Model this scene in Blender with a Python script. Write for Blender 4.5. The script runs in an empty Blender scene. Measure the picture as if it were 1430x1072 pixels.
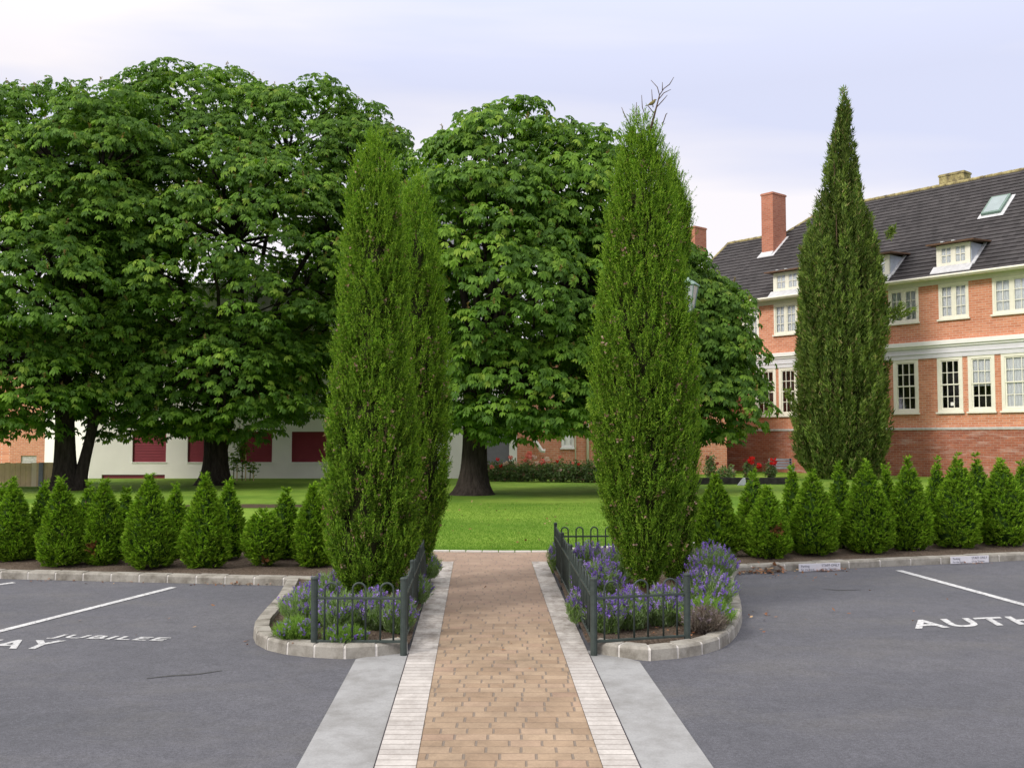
import bpy, math, random
import numpy as np
from mathutils import Vector
random.seed(7); R = np.random.default_rng(11)
S = bpy.context.scene; COL = S.collection
PI = math.pi
# ------------------------------------------------------------------ camera / geometry of the place
FPX = 1400.0; CX, CY = 715.0, 536.0; H = 1.7; PITCH = math.atan(77/FPX); SL = 34/FPX; Y1 = 14.0; ZF = SL*Y1
CP, SP = math.cos(PITCH), math.sin(PITCH)
def gz(x, y):
    return SL*min(y, Y1)
def ray(px, py):
    a = (px-CX)/FPX; b = -(py-CY)/FPX
    return Vector((a, CP - b*SP, SP + b*CP))
def G(px, py, dz=0.0):
    """ground point seen at a photo pixel (dz above ground)"""
    r = ray(px, py); t = (H-dz)/(SL*r.y - r.z)
    if t > 0 and r.y*t <= Y1: return Vector((r.x*t, r.y*t, SL*r.y*t+dz))
    t = (ZF+dz-H)/r.z
    return Vector((r.x*t, r.y*t, ZF+dz))
def D(px, py, d):
    """point at depth y=d seen at a photo pixel"""
    r = ray(px, py); t = d/r.y
    return Vector((r.x*t, d, H+r.z*t))
cam = bpy.data.cameras.new('camera'); co = bpy.data.objects.new('camera', cam); COL.objects.link(co)
co.location = (0, 0, H); co.rotation_euler = (PI/2+PITCH, 0, 0)
cam.sensor_width = 36; cam.lens = 36*FPX/1430; cam.clip_end = 2000; cam.clip_start = .05
S.camera = co
# ------------------------------------------------------------------ object helpers
def tag(o, label=None, cat=None, group=None, kind=None):
    if label: o['label'] = label
    if cat: o['category'] = cat
    if group: o['group'] = group
    if kind: o['kind'] = kind
    return o
def empty(name, loc, rz=0.0):
    o = bpy.data.objects.new(name, None); COL.objects.link(o); o.location = loc; o.rotation_euler = (0, 0, rz)
    o.empty_display_size = .1
    return o
def npobj(name, V, F, mats, parent=None, col=None, mi=None, smooth=False, loc=None):
    V = np.asarray(V, dtype=np.float32); F = np.asarray(F, dtype=np.int32); k = F.shape[1]; m = len(F)
    me = bpy.data.meshes.new(name); me.vertices.add(len(V)); me.vertices.foreach_set('co', V.ravel())
    me.loops.add(m*k); me.loops.foreach_set('vertex_index', F.ravel())
    me.polygons.add(m); me.polygons.foreach_set('loop_start', np.arange(0, m*k, k, dtype=np.int32))
    me.polygons.foreach_set('loop_total', np.full(m, k, dtype=np.int32))
    if not isinstance(mats, (list, tuple)): mats = [mats]
    for mt in mats: me.materials.append(mt)
    if mi is not None: me.polygons.foreach_set('material_index', np.asarray(mi, dtype=np.int32))
    if smooth: me.polygons.foreach_set('use_smooth', np.ones(m, dtype=bool))
    me.update(calc_edges=True)
    if col is not None:
        a = me.color_attributes.new('tint', 'FLOAT_COLOR', 'POINT')
        c = np.ones((len(V), 4), dtype=np.float32); c[:, :3] = col; a.data.foreach_set('color', c.ravel())
    o = bpy.data.objects.new(name, me); COL.objects.link(o)
    if parent: o.parent = parent
    if loc is not None: o.location = loc
    return o
class MB:
    """collects polygons; build() links them as one mesh"""
    def __init__(s): s.v = []; s.f = []; s.m = []
    def poly(s, pts, m=0):
        n = len(s.v); s.v += [tuple(p) for p in pts]; s.f.append(tuple(range(n, n+len(pts)))); s.m.append(m)
    def box(s, x0, x1, y0, y1, z0, z1, m=0):
        n = len(s.v)
        s.v += [(x0,y0,z0),(x1,y0,z0),(x1,y1,z0),(x0,y1,z0),(x0,y0,z1),(x1,y0,z1),(x1,y1,z1),(x0,y1,z1)]
        for q in ((0,3,2,1),(4,5,6,7),(0,1,5,4),(1,2,6,5),(2,3,7,6),(3,0,4,7)):
            s.f.append(tuple(n+i for i in q)); s.m.append(m)
    def prism(s, pts, z0, z1, m=0):
        """vertical prism over polygon pts (x,y) ; z0/z1 numbers or callables"""
        a = [(p[0], p[1], z0(p[0], p[1]) if callable(z0) else z0) for p in pts]
        b = [(p[0], p[1], z1(p[0], p[1]) if callable(z1) else z1) for p in pts]
        n = len(s.v); k = len(pts); s.v += a+b
        s.f.append(tuple(n+i for i in range(k))[::-1]); s.m.append(m)
        s.f.append(tuple(n+k+i for i in range(k))); s.m.append(m)
        for i in range(k):
            j = (i+1) % k; s.f.append((n+i, n+j, n+k+j, n+k+i)); s.m.append(m)
    def hexa(s, P, m=0):
        n = len(s.v); s.v += [tuple(p) for p in P]
        for q in ((0,3,2,1),(4,5,6,7),(0,1,5,4),(1,2,6,5),(2,3,7,6),(3,0,4,7)):
            s.f.append(tuple(n+i for i in q)); s.m.append(m)
    def tube(s, pts, rad, k=8, m=0, cap=True):
        pts = [Vector(p) for p in pts]; n0 = len(s.v); up = Vector((0.13, .07, 1))
        for i, p in enumerate(pts):
            d = (pts[min(i+1, len(pts)-1)] - pts[max(i-1, 0)]).normalized()
            if i == 0:
                u = d.cross(up if abs(d.dot(up.normalized())) < .95 else Vector((1, 0, 0))).normalized()
            else: u = (u - d*u.dot(d)).normalized()
            w = d.cross(u); r = rad[i] if hasattr(rad, '__len__') else rad
            for j in range(k):
                a = 2*PI*j/k; s.v.append(tuple(p + (u*math.cos(a) + w*math.sin(a))*r))
        for i in range(len(pts)-1):
            for j in range(k):
                j2 = (j+1) % k; a = n0+i*k
                s.f.append((a+j, a+j2, a+k+j2, a+k+j)); s.m.append(m)
        if cap:
            s.f.append(tuple(n0+j for j in range(k))[::-1]); s.m.append(m)
            e = n0+(len(pts)-1)*k; s.f.append(tuple(e+j for j in range(k))); s.m.append(m)
    def lathe(s, cx, cy, prof, k=16, m=0):
        n0 = len(s.v)
        for r, z in prof:
            for j in range(k):
                a = 2*PI*j/k; s.v.append((cx+r*math.cos(a), cy+r*math.sin(a), z))
        for i in range(len(prof)-1):
            for j in range(k):
                j2 = (j+1) % k; a = n0+i*k; s.f.append((a+j, a+j2, a+k+j2, a+k+j)); s.m.append(m)
        s.f.append(tuple(n0+j for j in range(k))[::-1]); s.m.append(m)
        e = n0+(len(prof)-1)*k; s.f.append(tuple(e+j for j in range(k))); s.m.append(m)
    def build(s, name, mats, parent=None, smooth=False, bevel=0, loc=None):
        me = bpy.data.meshes.new(name); me.from_pydata(s.v, [], s.f)
        if not isinstance(mats, (list, tuple)): mats = [mats]
        for mt in mats: me.materials.append(mt)
        me.polygons.foreach_set('material_index', s.m)
        if smooth: me.polygons.foreach_set('use_smooth', [True]*len(s.f))
        me.update()
        o = bpy.data.objects.new(name, me); COL.objects.link(o)
        if parent: o.parent = parent
        if loc is not None: o.location = loc
        if bevel:
            b = o.modifiers.new('bevel', 'BEVEL'); b.width = bevel; b.segments = 2; b.limit_method = 'ANGLE'
        return o
# ------------------------------------------------------------------ materials
class NT:
    def __init__(s, name):
        s.m = bpy.data.materials.new(name); s.m.use_nodes = True; s.t = s.m.node_tree; s.n = s.t.nodes
        s.b = s.n['Principled BSDF']; s.out = s.n['Material Output']
    def node(s, typ, **kw):
        n = s.n.new(typ)
        for k, v in kw.items(): setattr(n, k, v)
        return n
    def link(s, a, b): s.t.links.new(a, b)
    def set(s, sock, v):
        if hasattr(v, 'is_output'): s.link(v, sock)
        else: sock.default_value = v
    def coord(s, kind='Object'):
        return s.node('ShaderNodeTexCoord').outputs[kind]
    def mapping(s, vec, scale=(1, 1, 1), loc=(0, 0, 0), rot=(0, 0, 0)):
        m = s.node('ShaderNodeMapping'); s.link(vec, m.inputs['Vector'])
        m.inputs['Scale'].default_value = scale; m.inputs['Location'].default_value = loc; m.inputs['Rotation'].default_value = rot
        return m.outputs[0]
    def noise(s, vec, scale, detail=4, rough=.55, out='Fac'):
        n = s.node('ShaderNodeTexNoise'); s.link(vec, n.inputs['Vector']); n.inputs['Scale'].default_value = scale
        n.inputs['Detail'].default_value = detail; n.inputs['Roughness'].default_value = rough
        return n.outputs[out]
    def ramp(s, fac, stops):
        r = s.node('ShaderNodeValToRGB'); s.link(fac, r.inputs[0]); e = r.color_ramp.elements
        while len(e) < len(stops): e.new(.5)
        for el, (p, c) in zip(e, stops):
            el.position = p; el.color = (c, c, c, 1) if not hasattr(c, '__len__') else (*c[:3], 1)
        return r.outputs[0]
    def mix(s, fac, a, b, mode='MIX'):
        m = s.node('ShaderNodeMix'); m.data_type = 'RGBA'; m.blend_type = mode
        s.set(m.inputs[0], fac)
        for i, v in ((6, a), (7, b)):
            if hasattr(v, 'is_output'): s.link(v, m.inputs[i])
            else: m.inputs[i].default_value = (*v[:3], 1)
        return m.outputs[2]
    def math(s, op, a, b=0.0):
        m = s.node('ShaderNodeMath', operation=op); s.set(m.inputs[0], a); s.set(m.inputs[1], b); return m.outputs[0]
    def sep(s, vec):
        n = s.node('ShaderNodeSeparateXYZ'); s.link(vec, n.inputs[0]); return n.outputs
    def comb(s, x, y, z=0.0):
        n = s.node('ShaderNodeCombineXYZ'); s.set(n.inputs[0], x); s.set(n.inputs[1], y); s.set(n.inputs[2], z); return n.outputs[0]
    def bump(s, h, strength=.3, dist=.01):
        b = s.node('ShaderNodeBump'); s.link(h, b.inputs['Height']); b.inputs['Strength'].default_value = strength
        b.inputs['Distance'].default_value = dist; s.link(b.outputs[0], s.b.inputs['Normal'])
    def fin(s, col, rough=.8, spec=.3, metal=0.0):
        if hasattr(col, 'is_output'): s.link(col, s.b.inputs['Base Color'])
        else: s.b.inputs['Base Color'].default_value = (*col[:3], 1)
        s.set(s.b.inputs['Roughness'], rough); s.b.inputs['Specular IOR Level'].default_value = spec
        s.b.inputs['Metallic'].default_value = metal
        return s.m
def plain(name, c, rough=.6, spec=.3, var=.12, scale=6, metal=0.0, bump=0):
    n = NT(name); v = n.coord(); f = n.noise(v, scale)
    k = n.ramp(f, [(.3, tuple(x*(1-var) for x in c)), (.7, tuple(min(1, x*(1+var)) for x in c))])
    if bump: n.bump(n.noise(v, scale*12), .4, bump)
    return n.fin(k, rough, spec, metal)
def foliage_mat(name, rough=.5, spec=.35, trans=.25, tcol=(1.3, 1.5, .6)):
    n = NT(name); a = n.node('ShaderNodeVertexColor'); a.layer_name = 'tint'
    n.fin(a.outputs[0], rough, spec)
    tr = n.node('ShaderNodeBsdfTranslucent'); c = n.mix(1.0, a.outputs[0], tcol, 'MULTIPLY'); n.link(c, tr.inputs[0])
    mx = n.node('ShaderNodeMixShader'); mx.inputs[0].default_value = trans
    n.link(n.b.outputs[0], mx.inputs[1]); n.link(tr.outputs[0], mx.inputs[2]); n.link(mx.outputs[0], n.out.inputs[0])
    return n.m
M = {}
M['leaf'] = foliage_mat('chestnut_leaf', .55, .18, .32)
M['needle'] = foliage_mat('conifer_foliage', .7, .12, .3)
M['herb'] = foliage_mat('herb_foliage', .7, .12, .40, (1.1, 1.2, .9))
def bark(name, c1, c2):
    n = NT(name); v = n.coord(); vm = n.mapping(v, (9, 9, 1.6)); f = n.noise(vm, 1.6, 6, .65)
    n.bump(f, .9, .05); return n.fin(n.ramp(f, [(.32, c1), (.68, c2)]), .95, .1)
M['bark'] = bark('chestnut_bark', (.018, .014, .012), (.055, .045, .038))
M['bark2'] = bark('juniper_bark', (.07, .048, .032), (.17, .115, .075))
def asphalt():
    n = NT('asphalt_surface'); v = n.coord()
    big = n.noise(n.mapping(v, (.35, .8, 1)), 1.0, 5, .6); fine = n.noise(v, 160, 3, .7); mid = n.noise(v, 9, 4, .6)
    c = n.ramp(big, [(.3, (.082, .083, .097)), (.52, (.099, .099, .115)), (.72, (.120, .119, .132))])
    c = n.mix(.75, c, n.ramp(fine, [(.3, .25), (.7, .76)]), 'OVERLAY')
    sp = n.noise(v, 330, 2, .5); c = n.mix(n.ramp(sp, [(.66, 0), (.74, .55)]), c, (.30, .29, .28))
    c = n.mix(.35, c, n.ramp(mid, [(.35, .38), (.65, .6)]), 'OVERLAY')
    c = n.mix(n.math('MULTIPLY', n.ramp(n.noise(n.mapping(v, (.6, 1.3, 1), (3, 5, 0)), 1, 6, .7), [(.5, 0), (.72, 1)]), .32), c, (.155, .145, .13))
    gr = n.noise(v, 45, 4, .85); c = n.mix(.5, c, n.ramp(gr, [(.34, .28), (.66, .72)]), 'OVERLAY')
    n.bump(fine, .5, .004); return n.fin(c, n.ramp(big, [(.3, .75), (.7, .92)]), .3)
M['asphalt'] = asphalt()
def pathbrick():
    n = NT('path_brick'); v = n.coord(); xyz = n.sep(v)
    wob = n.math('MULTIPLY', n.math('SUBTRACT', n.noise(v, 3.5, 3, .6), .5), .014)
    yy = n.math('DIVIDE', n.math('ADD', xyz[1], wob), .100); row = n.math('FLOOR', yy); rf = n.math('FRACT', yy)
    w1 = n.node('ShaderNodeTexWhiteNoise'); w1.noise_dimensions = '1D'; n.link(row, w1.inputs['W'])
    w2 = n.node('ShaderNodeTexWhiteNoise'); w2.noise_dimensions = '1D'; n.link(n.math('ADD', row, 77.3), w2.inputs['W'])
    ln = n.math('ADD', .132, n.math('MULTIPLY', w2.outputs['Value'], .05))
    xx = n.math('ADD', n.math('DIVIDE', n.math('ADD', xyz[0], wob), ln), n.math('MULTIPLY', w1.outputs['Value'], 9)); cell = n.math('FLOOR', xx); xf = n.math('FRACT', xx)
    wc = n.node('ShaderNodeTexWhiteNoise'); wc.noise_dimensions = '2D'; n.link(n.comb(cell, row), wc.inputs['Vector'])
    col = n.ramp(wc.outputs['Value'], [(0, (.295, .208, .142)), (.35, (.325, .236, .163)), (.7, (.362, .266, .187)), (1, (.33, .228, .165))])
    gy = n.math('ABSOLUTE', n.math('SUBTRACT', rf, .5)); gx = n.math('ABSOLUTE', n.math('SUBTRACT', xf, .5))
    hj = n.ramp(gy, [(.455, 0), (.495, 1)]); vj = n.ramp(gx, [(.455, 0), (.470, 1)])
    vj = n.math('MULTIPLY', vj, n.math('LESS_THAN', gy, .40))
    blot = n.noise(v, 3.2, 5, .65); fine = n.noise(v, 70, 3, .7); brk = n.ramp(n.noise(v, 14, 3, .6), [(.35, .35), (.6, 1)])
    c = n.mix(.7, col, n.ramp(blot, [(.3, .30), (.7, .66)]), 'OVERLAY')
    c = n.mix(n.math('MULTIPLY', n.math('MULTIPLY', hj, brk), .85), c, (.15, .11, .085)); c = n.mix(n.math('MULTIPLY', vj, .72), c, (.16, .14, .125))
    c = n.mix(.35, c, n.ramp(fine, [(.3, .35), (.7, .65)]), 'OVERLAY')
    far = n.ramp(n.math('DIVIDE', xyz[1], 14), [(.54, 0), (.66, 1)]); c = n.mix(n.math('MULTIPLY', far, .5), c, (.30, .215, .18))
    n.bump(n.math('SUBTRACT', n.math('MULTIPLY', fine, .35), n.math('ADD', n.math('MULTIPLY', hj, .6), vj)), .7, .006); return n.fin(c, .85, .25)
M['pathbrick'] = pathbrick()
def edging():
    n = NT('edging_brick'); v = n.coord(); b = n.node('ShaderNodeTexBrick'); n.link(v, b.inputs['Vector'])
    for k, x in (('Scale', 1), ('Brick Width', 30), ('Row Height', .078), ('Mortar Size', .004), ('Mortar Smooth', .2), ('Bias', 0)): b.inputs[k].default_value = x
    b.inputs['Color1'].default_value = (.44, .41, .39, 1); b.inputs['Color2'].default_value = (.53, .495, .47, 1); b.inputs['Mortar'].default_value = (.25, .22, .20, 1)
    y = n.sep(v)[1]; st = n.noise(n.mapping(v, (9, 6, 1)), 1, 5, .7)
    far = n.ramp(n.math('DIVIDE', y, 14), [(.48, .40), (.56, 1)])
    k = n.math('MULTIPLY', n.ramp(st, [(.40, .0), (.66, 1)]), far)
    c = n.mix(k, b.outputs['Color'], (.23, .20, .18)); c = n.mix(.25, c, n.ramp(n.noise(v, 60), [(.3, .35), (.7, .65)]), 'OVERLAY')
    n.bump(n.math('SUBTRACT', n.math('MULTIPLY', st, .3), b.outputs['Fac']), .6, .006); return n.fin(c, .85, .25)
M['edging'] = edging()
def concrete(name, c, stain=(.2, .19, .17), amt=.4, sc=5):
    n = NT(name); v = n.coord(); a = n.noise(v, sc, 6, .65); f = n.noise(v, 90, 3, .7)
    k = n.mix(n.math('MULTIPLY', n.ramp(a, [(.42, 0), (.72, 1)]), amt), c, stain)
    k = n.mix(.3, k, n.ramp(f, [(.3, .36), (.7, .66)]), 'OVERLAY'); n.bump(f, .4, .004)
    return n.fin(k, .88, .25)
M['apron'] = concrete('apron_concrete', (.325, .325, .33), (.20, .195, .19), 1.0, 3.4)
M['kerb'] = concrete('kerb_concrete', (.33, .31, .275), (.10, .085, .065), .85, 6)
M['mortar'] = concrete('kerb_mortar', (.56, .53, .50), (.3, .28, .25), .6, 12)
M['paleedge'] = concrete('pale_edge', (.6, .57, .53), (.4, .37, .34), .4, 8)
def soil():
    n = NT('soil'); v = n.coord(); a = n.noise(v, 7, 6, .7); f = n.noise(v, 55, 4, .75)
    c = n.ramp(f, [(.3, (.055, .038, .028)), (.5, (.14, .105, .08)), (.62, (.22, .17, .135)), (.75, (.36, .31, .26))])
    c = n.mix(.5, c, n.ramp(a, [(.3, .35), (.7, .6)]), 'OVERLAY'); n.bump(f, 1, .03); return n.fin(c, .95, .1)
M['soil'] = soil()
def lawn():
    n = NT('lawn_grass'); v = n.coord(); a = n.noise(v, .35, 4, .6); b = n.noise(v, 2.2, 5, .65); f = n.noise(n.mapping(v, (1, .6, 1)), 45, 4, .8)
    c = n.ramp(a, [(.38, (.120, .230, .026)), (.60, (.225, .345, .048))])
    c = n.mix(.5, c, n.ramp(b, [(.3, .36), (.7, .64)]), 'OVERLAY'); c = n.mix(.5, c, n.ramp(f, [(.3, .3), (.7, .7)]), 'OVERLAY')
    n.bump(f, .9, .03); return n.fin(c, .85, .12)
M['lawn'] = lawn()
def paint():
    n = NT('road_paint'); v = n.coord(); f = n.noise(v, 28, 5, .75); g = n.noise(v, 3, 3)
    c = n.mix(n.ramp(f, [(.50, 0), (.64, .9)]), (.62, .62, .63), (.17, .17, .175)); c = n.mix(n.ramp(n.noise(v, 140, 3, .7), [(.52, 0), (.66, .7)]), c, (.19, .19, .195)); c = n.mix(n.ramp(g, [(.4, 0), (.8, .45)]), c, (.30, .30, .31))
    return n.fin(c, .8, .3)
M['paint'] = paint()
def brickwall(name, c1, c2, mort, eff=0.0, course=.085):
    n = NT(name); v = n.coord(); x, y, z = n.sep(v); u = n.math('ADD', x, y)
    b = n.node('ShaderNodeTexBrick'); n.link(n.comb(u, z), b.inputs['Vector'])
    for k, q in (('Scale', 1), ('Brick Width', .24), ('Row Height', course), ('Mortar Size', .007), ('Mortar Smooth', .2), ('Bias', 0)): b.inputs[k].default_value = q
    b.inputs['Color1'].default_value = (*c1, 1); b.inputs['Color2'].default_value = (*c2, 1); b.inputs['Mortar'].default_value = (*mort, 1)
    a = n.noise(n.comb(u, z), .8, 6, .65); f = n.noise(n.mapping(n.comb(u, z), (4, 14, 1)), 1.0, 4, .7)
    c = n.mix(.4, b.outputs['Color'], n.ramp(a, [(.3, .36), (.7, .64)]), 'OVERLAY'); c = n.mix(.4, c, n.ramp(f, [(.3, .34), (.7, .66)]), 'OVERLAY')
    if eff:
        s = n.noise(n.mapping(n.comb(u, z), (.5, 2.6, 1)), 2.0, 6, .72)
        c = n.mix(n.math('MULTIPLY', n.ramp(s, [(.5, 0), (.68, 1)]), eff), c, (.58, .47, .43))
    n.bump(n.math('MULTIPLY', b.outputs['Fac'], -1), .5, .01); return n.fin(c, .9, .2)
M['brick'] = brickwall('orange_brick', (.54, .205, .115), (.66, .285, .17), (.62, .48, .39))
M['brick_low'] = brickwall('red_base_brick', (.30, .095, .06), (.40, .14, .085), (.36, .25, .20), .45)
M['brick_chim'] = brickwall('chimney_brick', (.40, .145, .09), (.48, .19, .12), (.42, .28, .22))
M['cream'] = plain('cream_paint', (.80, .77, .66), .5, .35, .05)
M['cream2'] = plain('frieze_render', (.66, .65, .59), .7, .25, .05)
M['greyband'] = plain('grey_band_render', (.66, .65, .68), .7, .25, .05)
M['white'] = plain('white_paint', (.83, .82, .79), .45, .4, .04)
M['bandstone'] = plain('band_stone', (.50, .48, .46), .8, .2, .2, 9)
M['lead'] = plain('lead_flashing', (.42, .45, .52), .55, .4, .12, 5)
M['leadw'] = plain('pale_flashing', (.55, .55, .57), .6, .3, .15, 7)
M['dormroof'] = plain('dormer_roof_felt', (.13, .075, .05), .85, .2, .25, 9)
def tiles():
    n = NT('roof_tile'); v = n.coord(); x, y, z = n.sep(v); s = n.math('DIVIDE', z, .643)
    row = n.math('FLOOR', n.math('DIVIDE', s, .30)); u = n.math('ADD', x, n.math('MULTIPLY', n.math('MODULO', row, 2.0), .11))
    b = n.node('ShaderNodeTexWhiteNoise'); b.noise_dimensions = '2D'; n.link(n.comb(n.math('FLOOR', n.math('DIVIDE', u, .22)), row), b.inputs['Vector'])
    c = n.ramp(b.outputs['Value'], [(0, (.036, .032, .034)), (1, (.060, .054, .056))])
    a = n.noise(n.comb(x, s), .5, 5, .6); c = n.mix(.45, c, n.ramp(a, [(.3, .36), (.7, .62)]), 'OVERLAY')
    sp = n.noise(n.comb(x, s), 6, 3, .7); c = n.mix(n.ramp(sp, [(.72, 0), (.8, .55)]), c, (.35, .33, .30))
    fr = n.math('FRACT', n.math('DIVIDE', u, .22)); n.bump(n.math('ABSOLUTE', n.math('SUBTRACT', fr, .5)), .6, .03)
    return n.fin(c, .8, .3)
M['tile'] = tiles()
def ridge():
    n = NT('lichen_ridge_tile'); v = n.coord(); a = n.noise(v, 5, 5, .7)
    c = n.ramp(a, [(.36, (.10, .085, .07)), (.5, (.30, .25, .12)), (.66, (.46, .40, .20))]); n.bump(a, .8, .03); return n.fin(c, .95, .1)
M['ridge'] = ridge()
def glass(name='window_glass'):
    n = NT(name); g = n.node('ShaderNodeBsdfGlossy'); g.inputs['Roughness'].default_value = .04; g.inputs[0].default_value = (.9, .93, 1, 1)
    t = n.node('ShaderNodeBsdfTransparent'); t.inputs[0].default_value = (.93, .95, .96, 1); f = n.node('ShaderNodeFresnel'); f.inputs[0].default_value = 1.5
    mx = n.node('ShaderNodeMixShader'); n.link(n.math('ADD', f.outputs[0], .13), mx.inputs[0])
    n.link(t.outputs[0], mx.inputs[1]); n.link(g.outputs[0], mx.inputs[2]); n.link(mx.outputs[0], n.out.inputs[0]); return n.m
M['glass'] = glass()
def curtain():
    n = NT('net_curtain'); v = n.coord(); x, y, z = n.sep(v); w = n.math('SINE', n.math('MULTIPLY', n.math('ADD', x, n.math('MULTIPLY', n.noise(v, 3), .2)), 60))
    c = n.ramp(n.math('ADD', n.math('MULTIPLY', w, .5), .5), [(0, (.74, .74, .75)), (1, (.9, .9, .9))]); return n.fin(c, .9, .1)
M['curtain'] = curtain()
M['room'] = plain('dark_room', (.045, .04, .045), .9, .1, .5, 1.2)
M['maroon'] = plain('maroon_shutter', (.22, .028, .042), .5, .3, .07, 3)
M['render'] = plain('white_render', (.84, .80, .77), .85, .2, .035, 1.5)
M['slate'] = plain('grey_slate', (.14, .14, .16), .7, .3, .2, 4)
M['greydoor'] = plain('grey_door', (.19, .18, .21), .6, .3, .06)
M['fencegreen'] = plain('green_grey_steel', (.042, .055, .050), .5, .3, .2, 20)
M['timber'] = plain('pale_timber', (.68, .52, .31), .8, .2, .18, 3)
M['timber2'] = plain('pale_new_board', (.82, .70, .50), .8, .2, .1, 3)
M['lampgreen'] = plain('verdigris_paint', (.14, .22, .18), .45, .4, .15, 12)
M['lampglass'] = plain('frosted_lamp_glass', (.33, .35, .38), .2, .5, .1, 12)
M['benchgrey'] = plain('weathered_bench_timber', (.26, .27, .31), .8, .2, .12, 8)
M['stone'] = plain('white_stone', (.62, .63, .68), .8, .2, .1, 10)
M['black'] = plain('black_letter', (.05, .05, .09), .7, .2, .05)
M['plastic'] = plain('white_sign_plastic', (.68, .67, .72), .4, .4, .05, 12)
M['bird'] = plain('olive_feathers', (.20, .17, .07), .8, .15, .25, 60)
M['dryleaf'] = foliage_mat('dry_leaf', .8, .15, .1, (1, .9, .7))
# ------------------------------------------------------------------ ground and paving
xs = np.array([-420, -120, -50, -30, -20, -12, -6, -2, 2, 6, 12, 20, 30, 50, 120, 420.]); ys = np.array([-60, -20, 0, 6, 10, 12, 14, 15, 18, 24, 32, 45, 70, 150, 600.])
V = [(x, y, gz(x, y) if y > -20 else SL*-20) for y in ys for x in xs]; nx = len(xs)
F = [(j*nx+i, j*nx+i+1, (j+1)*nx+i+1, (j+1)*nx+i) for j in range(len(ys)-1) for i in range(nx-1)]
tag(npobj('lawn', V, F, M['lawn']), kind='structure')
def sheet(name, pts, dz, mat, kind='structure'):
    m = MB(); m.poly([(p[0], p[1], SL*p[1]+dz) for p in pts]); return tag(m.build(name, mat), kind=kind)
# kerb bottom line (road side) of both sides of the car park
kL0, kL1 = G(0, 808.5), G(395, 818); kR0, kR1 = G(1030, 801), G(1430, 782.6)
def ext(a, b, t): return Vector((a.x+(b.x-a.x)*t, a.y+(b.y-a.y)*t, 0))
leftfar = ext(kL1, kL0, 2.6); rightfar = ext(kR0, kR1, 2.2)
sheet('car_park_asphalt', [(-60, -15), (60, -15), (60, rightfar.y+.3), (rightfar.x, rightfar.y+.3), (kR0.x, kR0.y+.35), (kL1.x, kL1.y+.35), (leftfar.x, leftfar.y+.3), (-60, leftfar.y+.3)], .004, M['asphalt'])
PD = Vector((-.0314, 1, 0))                     # direction of the path
def pp(off, d): return (off+PD.x*d, d)          # point at lateral offset, distance d
YE = 11.62; YB0, YB1 = 12.14, 12.42
# bed outlines, outer foot of the kerb, in the order road side left -> path
Lout = [G(*p) for p in ((400, 820), (386, 845), (366, 868), (354, 884), (357, 900), (385, 912), (440, 919), (500, 920.5))]
Rout = [G(*p) for p in ((893, 923), (940, 921), (990, 912.5), (1018, 900), (1033, 881), (1037, 860), (1030, 832), (1024, 812), (1030, 801))]
oL, iL, iR, oR = -.504, -.307, .590, .766
Lend = Vector((*pp(oL-.02, 7.22), 0)); Rend = Vector((*pp(oR+.02, 7.22), 0))
def smooth_line(P, n=4):
    out = []; P = [Vector((p[0], p[1])) for p in P]
    for i in range(len(P)-1):
        p0, p1, p2, p3 = P[max(i-1, 0)], P[i], P[i+1], P[min(i+2, len(P)-1)]
        for k in range(n):
            t = k/n; out.append(.5*((2*p1)+(p2-p0)*t+(2*p0-5*p1+4*p2-p3)*t*t+(3*p1-p0-3*p2+p3)*t**3))
    out.append(P[-1]); return out
def resample(P, step):
    L = [0]
    for a, b in zip(P, P[1:]): L.append(L[-1]+(b-a).length)
    n = max(2, round(L[-1]/step)+1); out = []
    for i in range(n):
        s = L[-1]*i/(n-1); j = max(k for k in range(len(L)) if L[k] <= s+1e-9); j = min(j, len(P)-2)
        t = (s-L[j])/max(1e-6, L[j+1]-L[j]); out.append(P[j]*(1-t)+P[j+1]*t)
    return out
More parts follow.
